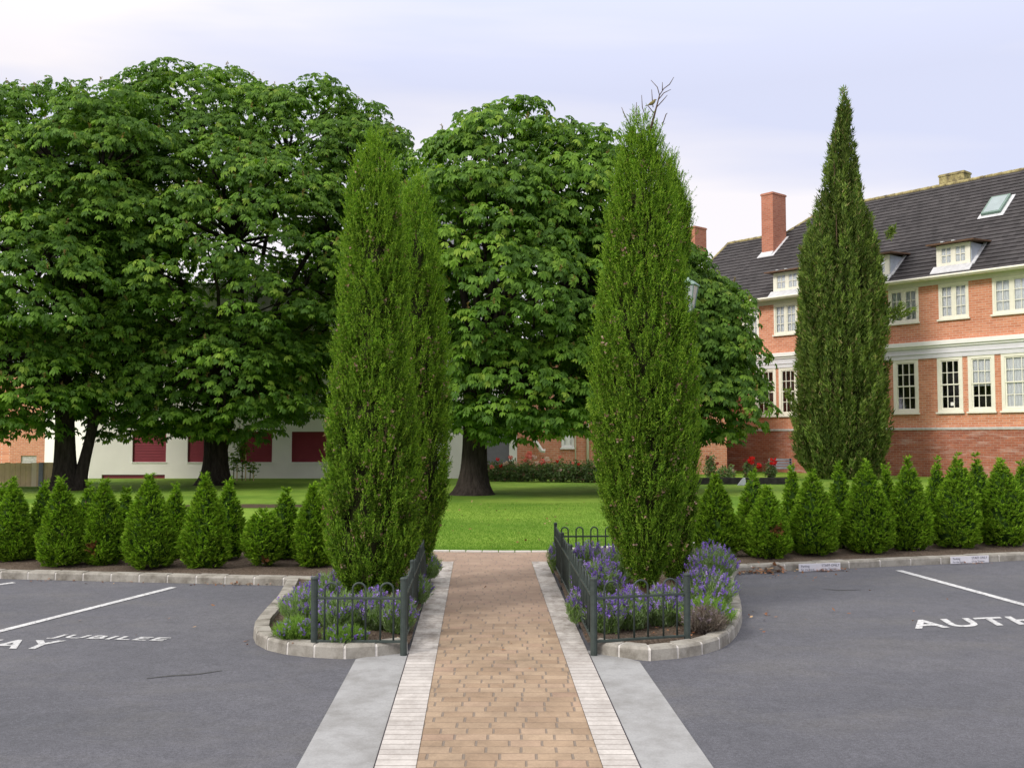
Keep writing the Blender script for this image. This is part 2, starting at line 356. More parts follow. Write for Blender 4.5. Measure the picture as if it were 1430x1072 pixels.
def make_kerb(name, outer, side, block, hgt=.085, wid=.13):
    """row of concrete kerb blocks with mortar joints; side=+1 bed lies left of travel"""
    P = [Vector((p[0], p[1])) for p in outer]; m = MB()
    C = resample(P, block)
    def nrm(i):
        d = (C[min(i+1, len(C)-1)]-C[max(i-1, 0)]).normalized(); return Vector((-d.y, d.x))*side
    rng = random.Random(3)
    for i in range(len(C)-1):
        a, b = C[i], C[i+1]; na, nb = nrm(i), nrm(i+1); d = (b-a).normalized(); g = .009
        j1, j2 = rng.uniform(-.004, .004), rng.uniform(-.004, .004)
        a2, b2 = a+d*g, b-d*g
        c = .018                                       # chamfered road-side arris
        def P3(p, n, w, z): return (p.x+n.x*w, p.y+n.y*w, SL*(p.y+n.y*w)+z)
        prof = [(0, -.05), (.006+j1*.5, hgt-c+j1), (c, hgt+j1), (wid, hgt+j2), (wid, -.05)]
        q1 = [P3(a2, na, w, z) for w, z in prof]; q2 = [P3(b2, nb, w, z) for w, z in prof]
        n0 = len(m.v); m.v += q1+q2
        for k in range(4): m.f.append((n0+k, n0+5+k, n0+6+k, n0+k+1)); m.m.append(0)
        m.f.append((n0, n0+1, n0+2, n0+3, n0+4)); m.m.append(0); m.f.append((n0+9, n0+8, n0+7, n0+6, n0+5)); m.m.append(0)
        if i < len(C)-2 or True:                       # mortar, a little recessed
            s0, s1 = b-d*.012, b+d*.012
            prof = [(.005, -.05), (.010, hgt-.018), (.022, hgt-.006), (wid-.006, hgt-.006), (wid-.006, -.05)]
            q1 = [P3(s0, nb, w, z) for w, z in prof]; q2 = [P3(s1, nb, w, z) for w, z in prof]
            n0 = len(m.v); m.v += q1+q2
            for k in range(4): m.f.append((n0+k, n0+5+k, n0+6+k, n0+k+1)); m.m.append(1)
    return tag(m.build(name, [M['kerb'], M['mortar']]), kind='structure')
make_kerb('kerb', [ext(kL1, kL0, -.10), leftfar], -1, .31)
make_kerb('kerb', [ext(kR0, kR1, -.06), rightfar], 1, .40)
Lc = smooth_line(Lout+[Lend]); Rc = smooth_line([Rend]+Rout)
make_kerb('kerb', Lc, 1, .22, .095, .12); make_kerb('kerb', Rc, 1, .22, .095, .12)
# soil of the beds and hedge strips (inset under kerb tops)
def off(P, w, side):
    out = []
    for i, p in enumerate(P):
        d = (P[min(i+1, len(P)-1)]-P[max(i-1, 0)]).normalized(); out.append(p+Vector((-d.y, d.x))*side*w)
    return out
sL = off(Lc, .06, 1); sR = off(Rc, .06, 1)
def bumpy(name, poly, dz, mat, step=.09, amp=.018):
    """soil as a triangulated polygon with a lightly uneven surface"""
    import bmesh
    bm = bmesh.new(); vs = [bm.verts.new((p[0], p[1], 0)) for p in poly]; bm.faces.new(vs)
    bmesh.ops.triangulate(bm, faces=bm.faces[:])
    for _ in range(5):
        e = [x for x in bm.edges if x.calc_length() > step*2]
        if not e: break
        bmesh.ops.subdivide_edges(bm, edges=e, cuts=1); bmesh.ops.triangulate(bm, faces=bm.faces[:])
    for v in bm.verts:
        x, y = v.co.x, v.co.y
        v.co.z = SL*y+dz+amp*(math.sin(x*7.1+y*3)*.5+math.sin(y*11-x*5)*.4+random.uniform(-.3, .3))
    me = bpy.data.meshes.new(name); bm.to_mesh(me); bm.free(); me.materials.append(mat)
    o = bpy.data.objects.new(name, me); COL.objects.link(o); return tag(o, kind='structure')
bedL = [tuple(p) for p in sL] + [pp(oL-.003, 7.26), pp(oL-.003, YE), (-1.9, YE+.05), (kL1.x-.0, kL1.y+.1)]
bedR = [pp(oR+.003, YE), pp(oR+.003, 7.26)] + [tuple(p) for p in sR] + [(kR0.x+.05, kR0.y+.1), (2.2, YE+.1)]
bumpy('garden_bed_soil', bedL, .065, M['soil']); bumpy('garden_bed_soil', bedR, .065, M['soil'])
bumpy('hedge_strip_soil', [(kL1.x+.2, kL1.y+.07), (pp(oL-.06, YE)[0], YE-1), pp(oL-.06, YB0), (leftfar.x, leftfar.y+2.0), (leftfar.x, leftfar.y+.07)], .060, M['soil'], .25)
bumpy('hedge_strip_soil', [(kR0.x-.2, kR0.y+.07), (rightfar.x, rightfar.y+.07), (rightfar.x, rightfar.y+2.4), (3.2, 13.1), pp(oR+.06, YB0), (pp(oR+.06, YE)[0], YE-1)], .060, M['soil'], .25)
# pale edging behind the hedge strips
def strip(name, a, b, w, z0, z1, mat):
    a = Vector(a[:2]); b = Vector(b[:2]); d = (b-a).normalized(); n = Vector((-d.y, d.x))*w
    m = MB(); m.prism([a, b, b+n, a+n], lambda x, y: SL*y+z0, lambda x, y: SL*y+z1); return tag(m.build(name, mat, bevel=.004), kind='structure')
strip('path_edging', (leftfar.x, leftfar.y+2.05), pp(oL-.10, YB0), .07, -.02, .085, M['paleedge'])
strip('path_edging', pp(oR+.10, YB0), (rightfar.x, rightfar.y+2.45), .07, -.02, .085, M['paleedge'])
sheet('brick_path', [pp(iL+.001, -3), pp(iR-.001, -3), pp(iR-.001, YE), pp(oR+.12, YE+.001), pp(oR+.12, YB0+.02), (6.2, 13.9), (6.2, 14.0), (2.0, YB1+.25), (.9, YB1+.03), (0, YB1-.03), (-.8, YB1+.02), (-2, YB1+.1), (-8, 13.2), (-8, 13.0), pp(oL-.12, YB0+.02), pp(oL-.12, YE+.001), pp(iL+.001, YE)], .012, M['pathbrick'])
sheet('path_edging', [pp(oL, -3), pp(iL, -3), pp(iL, YE), pp(oL, YE)], .016, M['edging'])
sheet('path_edging', [pp(iR, -3), pp(oR, -3), pp(oR, YE), pp(iR, YE)], .016, M['edging'])
# curved row of pale stones where the path meets the lawn
m = MB(); row = smooth_line([(-3.2, YB1+.2), (-2, YB1+.11), (-.8, YB1+.03), (0, YB1-.02), (.9, YB1+.04), (2.0, YB1+.26), (3.6, YB1+.7)], 6); row = resample(row, .2)
for a, b in zip(row, row[1:]):
    d = (b-a).normalized(); n_ = Vector((-d.y, d.x))*.05; a2 = a+d*.006; b2 = b-d*.006
    m.prism([a2, b2, b2+n_, a2+n_], lambda x, y: SL*y-.02, lambda x, y: SL*y+.03)
tag(m.build('lawn_edging', M['paleedge'], bevel=.004), kind='structure')
a0 = G(497, 921.5); a1 = G(415, 1072); ex = ext(a0, a1, 2.0); apL = [(a0.x, a0.y), (ex.x, ex.y), pp(oL, ex.y), pp(oL, 7.30), (Lend.x-.10, 7.24)]
b0 = G(893, 925); b1 = G(995, 1072); ex = ext(b0, b1, 2.0); apR = [pp(oR, 7.30), pp(oR, ex.y), (ex.x, ex.y), (b0.x, b0.y), (Rend.x+.10, 7.24)]
def ramp_z(x, y): return SL*y+.006+.05*max(0, min(1, (y-6.55)/.7))
for ap in (apL, apR):
    m = MB(); xs_ = ap
    # subdivide in depth so the apron lifts gently to the kerb
    import bmesh
    bm = bmesh.new(); bm.faces.new([bm.verts.new((p[0], p[1], 0)) for p in xs_])
    for yy in (6.2, 6.4, 6.6, 6.8, 7.0, 7.15):
        bmesh.ops.bisect_plane(bm, geom=bm.verts[:]+bm.edges[:]+bm.faces[:], plane_co=(0, yy, 0), plane_no=(0, 1, 0))
    for v in bm.verts: v.co.z = SL*v.co.y+.010+.0*v.co.x
    me = bpy.data.meshes.new('concrete_apron'); bm.to_mesh(me); bm.free(); me.materials.append(M['apron'])
    o = bpy.data.objects.new('concrete_apron', me); COL.objects.link(o); tag(o, kind='structure')
# dark joint beside each edging band
for o_, s_ in ((oL, -1), (oR, 1)):
    sheet('path_joint', [pp(o_+(-.007 if s_ < 0 else .001), -3), pp(o_+(-.001 if s_ < 0 else .007), -3), pp(o_+(-.001 if s_ < 0 else .007), 7.2), pp(o_+(-.007 if s_ < 0 else .001), 7.2)], .014, M['room'])
# painted lines: quads in place on the asphalt
def line(pa, pb, w, t0=0, t1=1):
    a = G(*pa); b = G(*pb); a, b = a+(b-a)*t0, a+(b-a)*t1; d = (b-a).normalized(); n_ = Vector((-d.y, d.x, 0))*w/2
    m = MB(); m.poly([(p.x, p.y, SL*p.y+.0085) for p in (a-n_, b-n_, b+n_, a+n_)]); return m.build('painted_line', M['paint'])
tag(line((243, 820.5), (0, 882), .075, 0, 2.2), kind='structure')
tag(line((20, 814), (-80, 827), .075, 0, 2.5), kind='structure')
tag(line((1255, 797), (1430, 845), .085, 0, 2.4), kind='structure')
def mark(name, px, mat, w):
    P = [G(*p) for p in px]; m = MB(); n0 = []
    for i, p in enumerate(P):
        d = (P[min(i+1, len(P)-1)]-P[max(i-1, 0)]).normalized(); t = w*(.35 if i in (0, len(P)-1) else 1); q = Vector((-d.y, d.x, 0))*t/2; n0.append((p-q, p+q))
    for (a, b), (c, d) in zip(n0, n0[1:]): m.poly([(q.x, q.y, SL*q.y+.0065) for q in (a, c, d, b)])
    tag(m.build(name, mat), kind='structure')
M['scuff'] = plain('tyre_scuff', (.068, .068, .07), .8, .2, .25, 30); M['seam'] = plain('asphalt_seam', (.088, .088, .092), .8, .2, .3, 12)
mark('tyre_mark', ((205, 948), (240, 944), (275, 942), (310, 937)), M['scuff'], .03)
mark('tyre_mark', ((1150, 823), (1175, 824.5), (1202, 824)), M['scuff'], .03)
def ground_text(txt, bl, br, tl, name, scale=1.0):
    """painted lettering: bl/br/tl are photo pixels of the word's corners, turned into places on the asphalt"""
    cu = bpy.data.curves.new(name, 'FONT'); cu.body = txt; cu.resolution_u = 3; cu.offset = .024; cu.space_character = 1.12
    o = bpy.data.objects.new(name, cu); COL.objects.link(o); bpy.context.view_layer.update()
    me = bpy.data.meshes.new_from_object(o.evaluated_get(bpy.context.evaluated_depsgraph_get())); bpy.data.objects.remove(o)
    xs = [v.co.x for v in me.vertices]; x0, x1 = min(xs), max(xs); ysv = [v.co.y for v in me.vertices]; h0, h1 = min(ysv), max(ysv)
    B, U, T = G(*bl), G(*br), G(*tl); u = (U-B)*scale; w = T-B
    for v in me.vertices:
        p = B+u*((v.co.x-x0)/(x1-x0))+w*((v.co.y-h0)/(h1-h0)); v.co = (p.x, p.y, SL*p.y+.0085)
    me.materials.clear(); me.materials.append(M['paint']); o = bpy.data.objects.new(name, me); COL.objects.link(o); return tag(o, kind='structure')
ground_text('JUBILEE', (63, 892.5), (222, 897.5), (84, 886.5), 'painted_lettering')
ground_text('WAY', (-95, 905), (66, 907.5), (-62, 893), 'painted_lettering')
ground_text('AUTHORISED', (1278, 879), (1442, 872.5), (1262, 867), 'painted_lettering', 2.62)
# ------------------------------------------------------------------ foliage generators (numpy)
def unit(v): return v/np.maximum(1e-9, np.linalg.norm(v, axis=-1, keepdims=True))
def rnd_unit(n):
    v = R.normal(size=(n, 3)); return unit(v)
class Leaves:
    def __init__(s): s.V = []; s.F = []; s.C = []; s.n = 0
    def add(s, V, F, C):
        s.V.append(V.reshape(-1, 3)); s.F.append(F+s.n); s.C.append(C.reshape(-1, 3)); s.n += len(s.V[-1])
    def palmate(s, P, fwd, up, size, col):
        """P (n,3) leaf hubs; seven drooping leaflets each"""
        n = len(P); fwd = unit(fwd - up*(fwd*up).sum(-1, keepdims=True)); side = np.cross(up, fwd)
        ang = np.radians([-118, -75, -36, 0, 36, 75, 118]); ln = np.array([.58, .82, .96, 1.0, .96, .82, .58])
        Vs = []; k = 0
        for a, L in zip(ang, ln):
            a_ = a+R.normal(0, .10, (n, 1)); Ls = L*size*R.uniform(.88, 1.12, (n, 1))
            d = np.cos(a_)*fwd+np.sin(a_)*side; sd = -np.sin(a_)*fwd+np.cos(a_)*side
            dr = R.uniform(.35, 1.0, (n, 1))
            base = P+d*Ls*.06
            mid = P+d*Ls*.62-up*Ls*.62*dr*.45
            tip = P+d*Ls*.93-up*Ls*dr*.95
            wl = mid+sd*Ls*.23-up*Ls*.06; wr = mid-sd*Ls*.23-up*Ls*.06
            Vs += [base, wl, tip, wr]
        V = np.stack(Vs, 1)      # n,28,3
        b = np.arange(n)[:, None]*28
        F = []
        for j in range(7):
            F.append(b+np.array([[4*j, 4*j+1, 4*j+2]])); F.append(b+np.array([[4*j, 4*j+2, 4*j+3]]))
        F = np.concatenate(F, 0)
        C = np.repeat(col[:, None, :], 28, 1)*R.uniform(.88, 1.12, (n, 28, 1))
        s.add(V, F, C)
    def blades(s, P, d, L, W, col):
        """tapering triangle blades"""
        n = len(P); L = np.broadcast_to(np.asarray(L, float).reshape(-1, 1), (n, 1)); W = np.broadcast_to(np.asarray(W, float).reshape(-1, 1), (n, 1))
        sd = unit(np.cross(d, rnd_unit(n)))*W*.5
        V = np.stack([P-sd, P+sd, P+d*L], 1); F = np.arange(n*3).reshape(n, 3)
        s.add(V, F, np.repeat(col[:, None, :], 3, 1))
    def kites(s, P, d, L, W, col, nrm=None):
        n = len(P); L = np.broadcast_to(np.asarray(L, float).reshape(-1, 1), (n, 1)); W = np.broadcast_to(np.asarray(W, float).reshape(-1, 1), (n, 1))
        sd = unit(np.cross(d, rnd_unit(n) if nrm is None else nrm))*W*.5; m_ = P+d*L*.5
        V = np.stack([P, m_+sd, P+d*L, m_-sd], 1); b = np.arange(n)[:, None]*4
        F = np.concatenate([b+np.array([[0, 1, 2]]), b+np.array([[0, 2, 3]])], 0)
        s.add(V, F, np.repeat(col[:, None, :], 4, 1))
    def build(s, name, mat, parent=None):
        return npobj(name, np.concatenate(s.V), np.concatenate(s.F), mat, parent, np.concatenate(s.C))
def mixcol(n, cols, w, var=.15):
    i = R.choice(len(cols), n, p=np.array(w)/sum(w)); c = np.array(cols)[i]; return c*R.uniform(1-var, 1+var, (n, 1))
def fib(n):
    i = np.arange(n)+.5; ph = np.arccos(1-2*i/n); th = PI*(1+5**.5)*i
    return np.stack([np.cos(th)*np.sin(ph), np.sin(th)*np.sin(ph), np.cos(ph)], 1)
GREENS = [(.068, .145, .020), (.105, .205, .024), (.150, .265, .028), (.21, .31, .038)]
def chestnut(label, base, d, lobes, trunk_r, stems, dens=1.0, sz=.160, tone0=1.0):
    base = Vector((base[0], base[1], ZF)); root = empty('horse_chestnut_tree', base)
    tag(root, label, 'tree', 'horse chestnut trees on the lawn')
    L3 = []
    for (px, py, rx, rz, dy) in lobes:
        c = D(px, py, d)-base; k = d/FPX; c.y += dy
        L3.append((np.array(c), np.array([rx*k, (rx+rz)*.5*k*1.05, rz*k])))
    lv = Leaves(); cl = []
    for li, (c, r) in enumerate(L3):
        area = 4*PI*(((r[0]*r[1])**1.6+(r[0]*r[2])**1.6+(r[1]*r[2])**1.6)/3)**(1/1.6)
        for shell, q in ((1.0, 1.4), (.72, .8)):
            n = int(area*shell**2*q*dens); u = fib(n); u = unit(u+R.normal(0, .13, u.shape))
            lump = 1+.07*np.sin(u[:, 0]*7+li)*np.cos(u[:, 2]*6+li*2)+R.uniform(-.10, .05, n)
            P = c+u*r*shell*lump[:, None]; nr = unit(u/r)
            keep = np.ones(n, bool)
            for lj, (c2, r2) in enumerate(L3):
                if lj != li: keep &= (((P-c2)/r2)**2).sum(1) > (.66 if shell == 1 else .25)
            keep &= P[:, 2] > .9
            cl += [(p, q_, shell) for p, q_ in zip(P[keep], nr[keep])]
    for p, nr, sh in cl:
        r = R.uniform(.5, .95); up = unit(np.array([0, 0, 1.0])+nr*.45*(1 if nr[2] > -.3 else .2)); e1 = unit(np.cross(up, [0.3, .9, .1])); e2 = np.cross(up, e1)
        n = int((44 if sh == 1 else 24)*(r/.7)**1.6); rho = np.sqrt(R.uniform(0, 1, n)); th = R.uniform(0, 2*PI, n)
        rad = np.cos(th)[:, None]*e1+np.sin(th)[:, None]*e2
        P = p+rad*(rho*r)[:, None]+up*((.42*r*(1-rho**2)+R.uniform(-.16, .05, n))[:, None])
        P += nr*.15
        f = unit(rad*rho[:, None]*1.2+nr*.6+R.normal(0, .3, (n, 3))); u_ = unit(up+rad*(rho*.45)[:, None]+R.normal(0, .18, (n, 3)))
        tone = R.uniform(0, 1)
        w = [.42, .38, .18, .02] if tone < .5 else ([.2, .42, .32, .06] if tone < .85 else [.1, .34, .44, .12])
        col = mixcol(n, GREENS, w)*tone0*(1.0 if tone < .85 else 1.12)
        lv.palmate(P, f, u_, sz*R.uniform(.8, 1.15, (n, 1)), col)
        if sh == 1 and R.random() < .55:          # fruiting spikes
            k = R.integers(1, 3); q = P[R.integers(0, n, k)]
            for qq in q:
                m_ = 14; pts = qq+np.outer(np.linspace(0, .12, m_), up); dd = unit(rnd_unit(m_)+up*.4)
                lv.kites(pts, dd, .055, .03, mixcol(m_, [(.20, .16, .05), (.26, .17, .07)], [1, 1]))
    lv.build('crown', M['leaf'], root)
    # trunk, limbs and branches as one woody part
    t = MB(); ctr = sum((c for c, r in L3), np.zeros(3))/len(L3)
    tops = []
    for (pts, r0, r1) in stems:
        P = [Vector(p) for p in pts]; n = len(P)
        Q = [Vector((q.x, q.y)) for q in P]
        fine = []; rr = []
        for i in range(n-1):
            for k in range(5):
                s_ = k/5; fine.append(P[i].lerp(P[i+1], s_)); f_ = (i+s_)/(n-1)
                flare = 1+.75*math.exp(-fine[-1].z/.28)+(.35*max(0, f_-.75)/.25)
                rr.append((r0+(r1-r0)*f_)*flare)
        fine.append(P[-1]); rr.append(r1*1.3); t.tube(fine, rr, 16); tops.append((P[-1], r1))
    limbs = []
    for c, r in L3:
        tp, tr = min(tops, key=lambda q: (q[0]-Vector(c)).length); c = Vector(c)
        e = tp+(c-tp)*.92+Vector((0, 0, r[2]*.35)); mid = tp.lerp(e, .5)+Vector((random.uniform(-.25, .25), random.uniform(-.25, .25), .5)); start = tp-Vector((0, 0, .25))
        pts = [start, start.lerp(mid, .5)+Vector((0, 0, .12)), mid, mid.lerp(e, .5)+Vector((.1, 0, .1)), e]; r_ = tr*.5
        t.tube(pts, [r_, r_*.8, r_*.6, r_*.42, r_*.2], 8); limbs += pts[1:]
        for a_, b_ in zip(pts[1:], pts[2:]): limbs.append(a_.lerp(b_, .5))
    LP = np.array([tuple(q) for q in limbs])
    for i, (p, nr, sh) in enumerate(cl):
        if i % 3: continue
        dd = np.linalg.norm(LP-p, axis=1)+np.maximum(0, LP[:, 2]-p[2])*.8; a = Vector(LP[dd.argmin()]); b = Vector(p)
        mid = a.lerp(b, .55)+Vector((0, 0, .18))+Vector(R.normal(0, .1, 3)); r_ = .018+.012*(b-a).length
        t.tube([a, mid, b], [r_, r_*.7, .012], 5, cap=False)
    t.build('trunk', M['bark'], root, smooth=True)
    return root
# ------------------------------------------------------------------ conifers
def prof_from_px(cpx, d, rows, zbase):
    """rows (py, halfwidth px) -> arrays z (above base), r"""
    z = [D(cpx, py, d).z-zbase for py, w in rows]; r = [w*d/FPX for py, w in rows]
    i = np.argsort(z); return np.array(z)[i], np.array(r)[i]
def conifer_foliage(lv, zs, rs, nplume, nblade, plen, prad, bl, bw, cols, w, axis=None, droop=0.0, spread=.45, inner=.55, cone=0, up=1.0, offs=(0, 0), shadevar=.35, squash=1.0, ridge=.09, tone0=1.0, rnd=.75, tall=0.0):
    cum = np.cumsum(np.r_[0, .5*(rs[1:]+rs[:-1])*np.diff(zs)+1e-6]); cum = cum/cum[-1]
    zt = np.interp(R.uniform(0, 1, nplume), cum, zs); th = R.uniform(0, 2*PI, nplume); lay = R.choice([1.0, inner], nplume, p=[.78, .22])
    rr = np.interp(zt, zs, rs)*(lay*R.uniform(.86, 1.06, nplume))
    H_ = zs[-1]-zs[0]; ph = R.uniform(0, 6, 4); notch = np.exp(-np.sin(3.5*th+1.1*np.sin(zt*9/H_+ph[1])+ph[3])**2/.05)*np.clip(.45+np.sin(zt*17/H_+4*th+ph[0]), 0, 1); skip = R.uniform(0, 1, nplume) < notch*(.85 if ridge > .1 else 0); rr = rr*(1+ridge*(np.sin(3*th+zt*2.2/H_*5+ph[0])*.5+np.sin(zt*26/H_+2*th+ph[2])*.35+.25-2.2*notch))
    for i in range(nplume):
        if skip[i]: continue
        z1 = min(zt[i]+.0, zs[-1]); L = plen*R.uniform(.6, 1.25)
        z0 = max(zs[0]-.02, z1-L); r0 = max(0.0, min(rr[i], np.interp(z0, zs, rs))-L*.16)*.92
        ax = 0 if axis is None else np.interp((z0+z1)/2, axis[0], axis[1])
        a = np.array([math.cos(th[i]+R.normal(0, .1))*r0, math.sin(th[i])*r0*squash, z0]); b = np.array([math.cos(th[i])*rr[i], math.sin(th[i])*rr[i]*squash, z1])
        a[0] += offs[0]+ax; b[0] += offs[0]+ax; a[1] += offs[1]; b[1] += offs[1]
        n = int(nblade*R.uniform(.6, 1.3)); s_ = R.uniform(0, 1, n)**.8
        pr = prad*(1.1-.75*s_)*R.uniform(.6, 1.2)
        P = a+(b-a)*s_[:, None]+rnd_unit(n)*(pr*R.uniform(.3, 1, n)**.6)[:, None]
        out = np.array([math.cos(th[i]), math.sin(th[i]), 0])
        dvec = unit(np.array([0, 0, up])+out*spread+rnd_unit(n)*rnd)
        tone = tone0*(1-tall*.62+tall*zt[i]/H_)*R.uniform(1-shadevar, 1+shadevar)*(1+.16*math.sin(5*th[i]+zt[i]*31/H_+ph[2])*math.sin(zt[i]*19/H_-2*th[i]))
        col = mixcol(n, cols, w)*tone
        lv.blades(P, dvec, R.uniform(.6, 1.2, n)*bl, R.uniform(.7, 1.2, n)*bw, col)
        if cone and R.random() < cone:
            k = R.integers(2, 7); q = P[R.integers(0, n, k)]+out*.01
            for _ in range(3): lv.kites(q-np.array([0, 0, .008]), unit(rnd_unit(k)), .024, .02, mixcol(k, [(.30, .19, .13), (.22, .13, .09), (.40, .28, .22)], [1, 1, 1]))
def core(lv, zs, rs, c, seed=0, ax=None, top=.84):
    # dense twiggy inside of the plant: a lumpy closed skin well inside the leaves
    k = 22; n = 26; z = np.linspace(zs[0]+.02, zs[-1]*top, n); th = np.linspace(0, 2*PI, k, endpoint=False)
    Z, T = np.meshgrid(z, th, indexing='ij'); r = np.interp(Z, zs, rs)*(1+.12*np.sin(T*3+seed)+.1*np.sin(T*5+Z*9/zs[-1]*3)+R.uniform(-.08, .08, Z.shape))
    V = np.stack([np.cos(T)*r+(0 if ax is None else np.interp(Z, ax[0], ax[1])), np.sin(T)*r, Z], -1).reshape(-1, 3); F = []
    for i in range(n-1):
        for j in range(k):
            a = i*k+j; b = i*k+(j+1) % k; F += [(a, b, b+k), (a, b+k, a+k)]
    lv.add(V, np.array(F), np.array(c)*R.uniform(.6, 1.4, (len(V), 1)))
def stems_mb(zs, rs, r0, n=9, top=.9):
    t = MB(); h = zs[-1]
    t.tube([(0, 0, -.05), (.01, 0, h*.25), (-.01, .01, h*.55), (0, 0, h*top)], [r0, r0*.75, r0*.45, .008], 8)
    for i in range(n):
        z0 = zs[0]+R.uniform(-.05, .65)*h*.7; z0 = max(.08, z0); z1 = min(h*.93, z0+R.uniform(.2, .4)*h); a = R.uniform(0, 2*PI); q = np.interp(z1, zs, rs)*.7
        t.tube([(0, 0, z0), (math.cos(a)*q*.6, math.sin(a)*q*.6, z0*.6+z1*.4), (math.cos(a)*q, math.sin(a)*q, z1)], [r0*.4, r0*.25, .006], 5)
    return t
JC = [(.088, .178, .016), (.142, .258, .020), (.225, .345, .034), (.044, .092, .013), (.24, .20, .07)]
def juniper(label, cpx, d, rows, npl, nbl, twigs=None, group='slim upright junipers in the lavender beds', jw=(.34, .36, .16, .12, .02), ridge=.15, tone=1.0):
    b = D(cpx, 700, d); b.z = SL*d+.06; root = empty('upright_juniper', b); tag(root, label, 'tree', group)
    zs, rs = prof_from_px(cpx, d, rows, b.z); rs = np.maximum(.012, rs-.030); lv = Leaves()
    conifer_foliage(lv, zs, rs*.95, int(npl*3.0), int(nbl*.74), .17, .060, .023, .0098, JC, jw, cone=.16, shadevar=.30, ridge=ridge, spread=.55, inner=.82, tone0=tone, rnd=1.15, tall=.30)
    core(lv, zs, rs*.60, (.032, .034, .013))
    # loose feathery tips that break the outline
    n = int(npl*4.5); z = R.uniform(zs[0]+.1, zs[-1], n); th = R.uniform(0, 2*PI, n); r = np.interp(z, zs, rs)*R.uniform(.9, 1.03, n)
    for k in range(n):
        o = np.array([math.cos(th[k])*r[k], math.sin(th[k])*r[k], z[k]]); m_ = 12; t_ = np.linspace(0, 1, m_)
        dr = unit(np.array([math.cos(th[k])*.35, math.sin(th[k])*.35, 1])+R.normal(0, .18, 3)); P = o+np.outer(t_, dr)*R.uniform(.06, .15)
        lv.blades(P, unit(dr+rnd_unit(m_)*.8), .024, .0085, mixcol(m_, JC[:3], [.2, .5, .3]))
    lv.build('crown', M['needle'], root)
    st = stems_mb(zs, rs, .045)
    if twigs: twigs(st, b)
    st.build('trunk', M['bark2'], root, smooth=True)
    return root, b
TC = [(.095, .195, .014), (.158, .290, .018), (.260, .400, .034), (.045, .098, .010)]
def thuja_mesh(zs, rs, n, brown=None, seed=0, tone=1.0, ball=False):
    """conical garden conifer: overlapping flat sprays, lumpy surface"""
    rs_ = np.random.default_rng(seed); lv = Leaves(); ns = n//16
    cum = np.cumsum(np.r_[0, .5*(rs[1:]+rs[:-1])*np.diff(zs)+1e-6]); cum = cum/cum[-1]
    z = np.interp(rs_.uniform(0, 1, ns), cum, zs); th = rs_.uniform(0, 2*PI, ns)
    lump = 1+(.35 if ball else 1)*(.09*np.sin(th*3+seed*1.7+z*5)+.07*np.sin(th*5-z*11+seed)+.05*np.sin(z*23+th*2))
    r = np.interp(z, zs, rs)*lump*rs_.choice([1, .93, .85], ns, p=[.6, .25, .15])*rs_.uniform(.93, 1.03, ns)
    for i in range(ns):
        out = np.array([math.cos(th[i]), math.sin(th[i]), 0.]); tg = np.array([-out[1], out[0], 0.])
        sdir = unit(out*.75+np.array([0, 0, rs_.uniform(.15, 1.1)])+tg*rs_.normal(0, .45)); sn = unit(np.cross(sdir, rs_.normal(size=3)))
        o = out*max(0, r[i]-.045)+np.array([0, 0, z[i]-.02]); k = 15; t_ = np.sort(rs_.uniform(.05, 1, k)); sgn = rs_.choice([-1, 1], k)
        P = o+np.outer(t_, sdir)*.055; dd = unit(sdir+np.outer(sgn*(1.1-t_*.7), sn)+rs_.normal(0, .15, (k, 3)))
        tn = rs_.uniform(.7, 1.3)*tone
        ww = [.22, .42, .28, .08]; col = mixcol(k, TC, ww)*tn
        if brown is not None:
            bz, ba, br = brown
            if (z[i]-bz)**2+(r[i]*((th[i]-ba+PI) % (2*PI)-PI))**2 < br**2 and rs_.random() < .8: col = mixcol(k, [(.28, .11, .05), (.20, .10, .05), (.06, .12, .02)], [.5, .35, .15])
        lv.blades(P, dd, rs_.uniform(.022, .040, k), .0135, col)
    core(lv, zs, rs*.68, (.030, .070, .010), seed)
    return lv
def thuja(label, px, pyb, pyt, hw, group, brown=None, ball=False, seed=0, n=30000, shift=.22, tone=1.0):
    g = G(px, pyb, .06); base = Vector((g.x*(g.y+shift)/g.y, g.y+shift, 0)); base.z = gz(0, base.y)+.06
    top = D(px, pyt, base.y).z-base.z; w = 1.03*hw*base.y/FPX*random.uniform(.96, 1.05); root = empty('round_thuja_shrub' if ball else 'conical_thuja_shrub', base); root.rotation_euler = (random.uniform(-.04, .04), random.uniform(-.05, .05), random.uniform(0, 0))
    tag(root, label, 'shrub', group)
    if ball: f = [(.06, .38), (.15, .72), (.35, .98), (.6, .95), (.8, .68), (.93, .36), (1, .05)]
    else:
        j = random.uniform(-.05, .05)
        f = [(.02, .64), (.10, .92), (.22, 1.0), (.38, .93+j), (.55, .76+j), (.72, .54+j/2), (.85, .32), (.93, .17), (1.02, .03)]
    zs = np.array([a*top for a, b in f]); rs = np.array([b*w for a, b in f])
    lv = thuja_mesh(zs, rs, n, brown, seed, tone, ball); lv.build('crown', M['needle'], root)
    st = stems_mb(zs, rs, .018, 5, .85); st.build('trunk', M['bark2'], root, smooth=True)
    return root
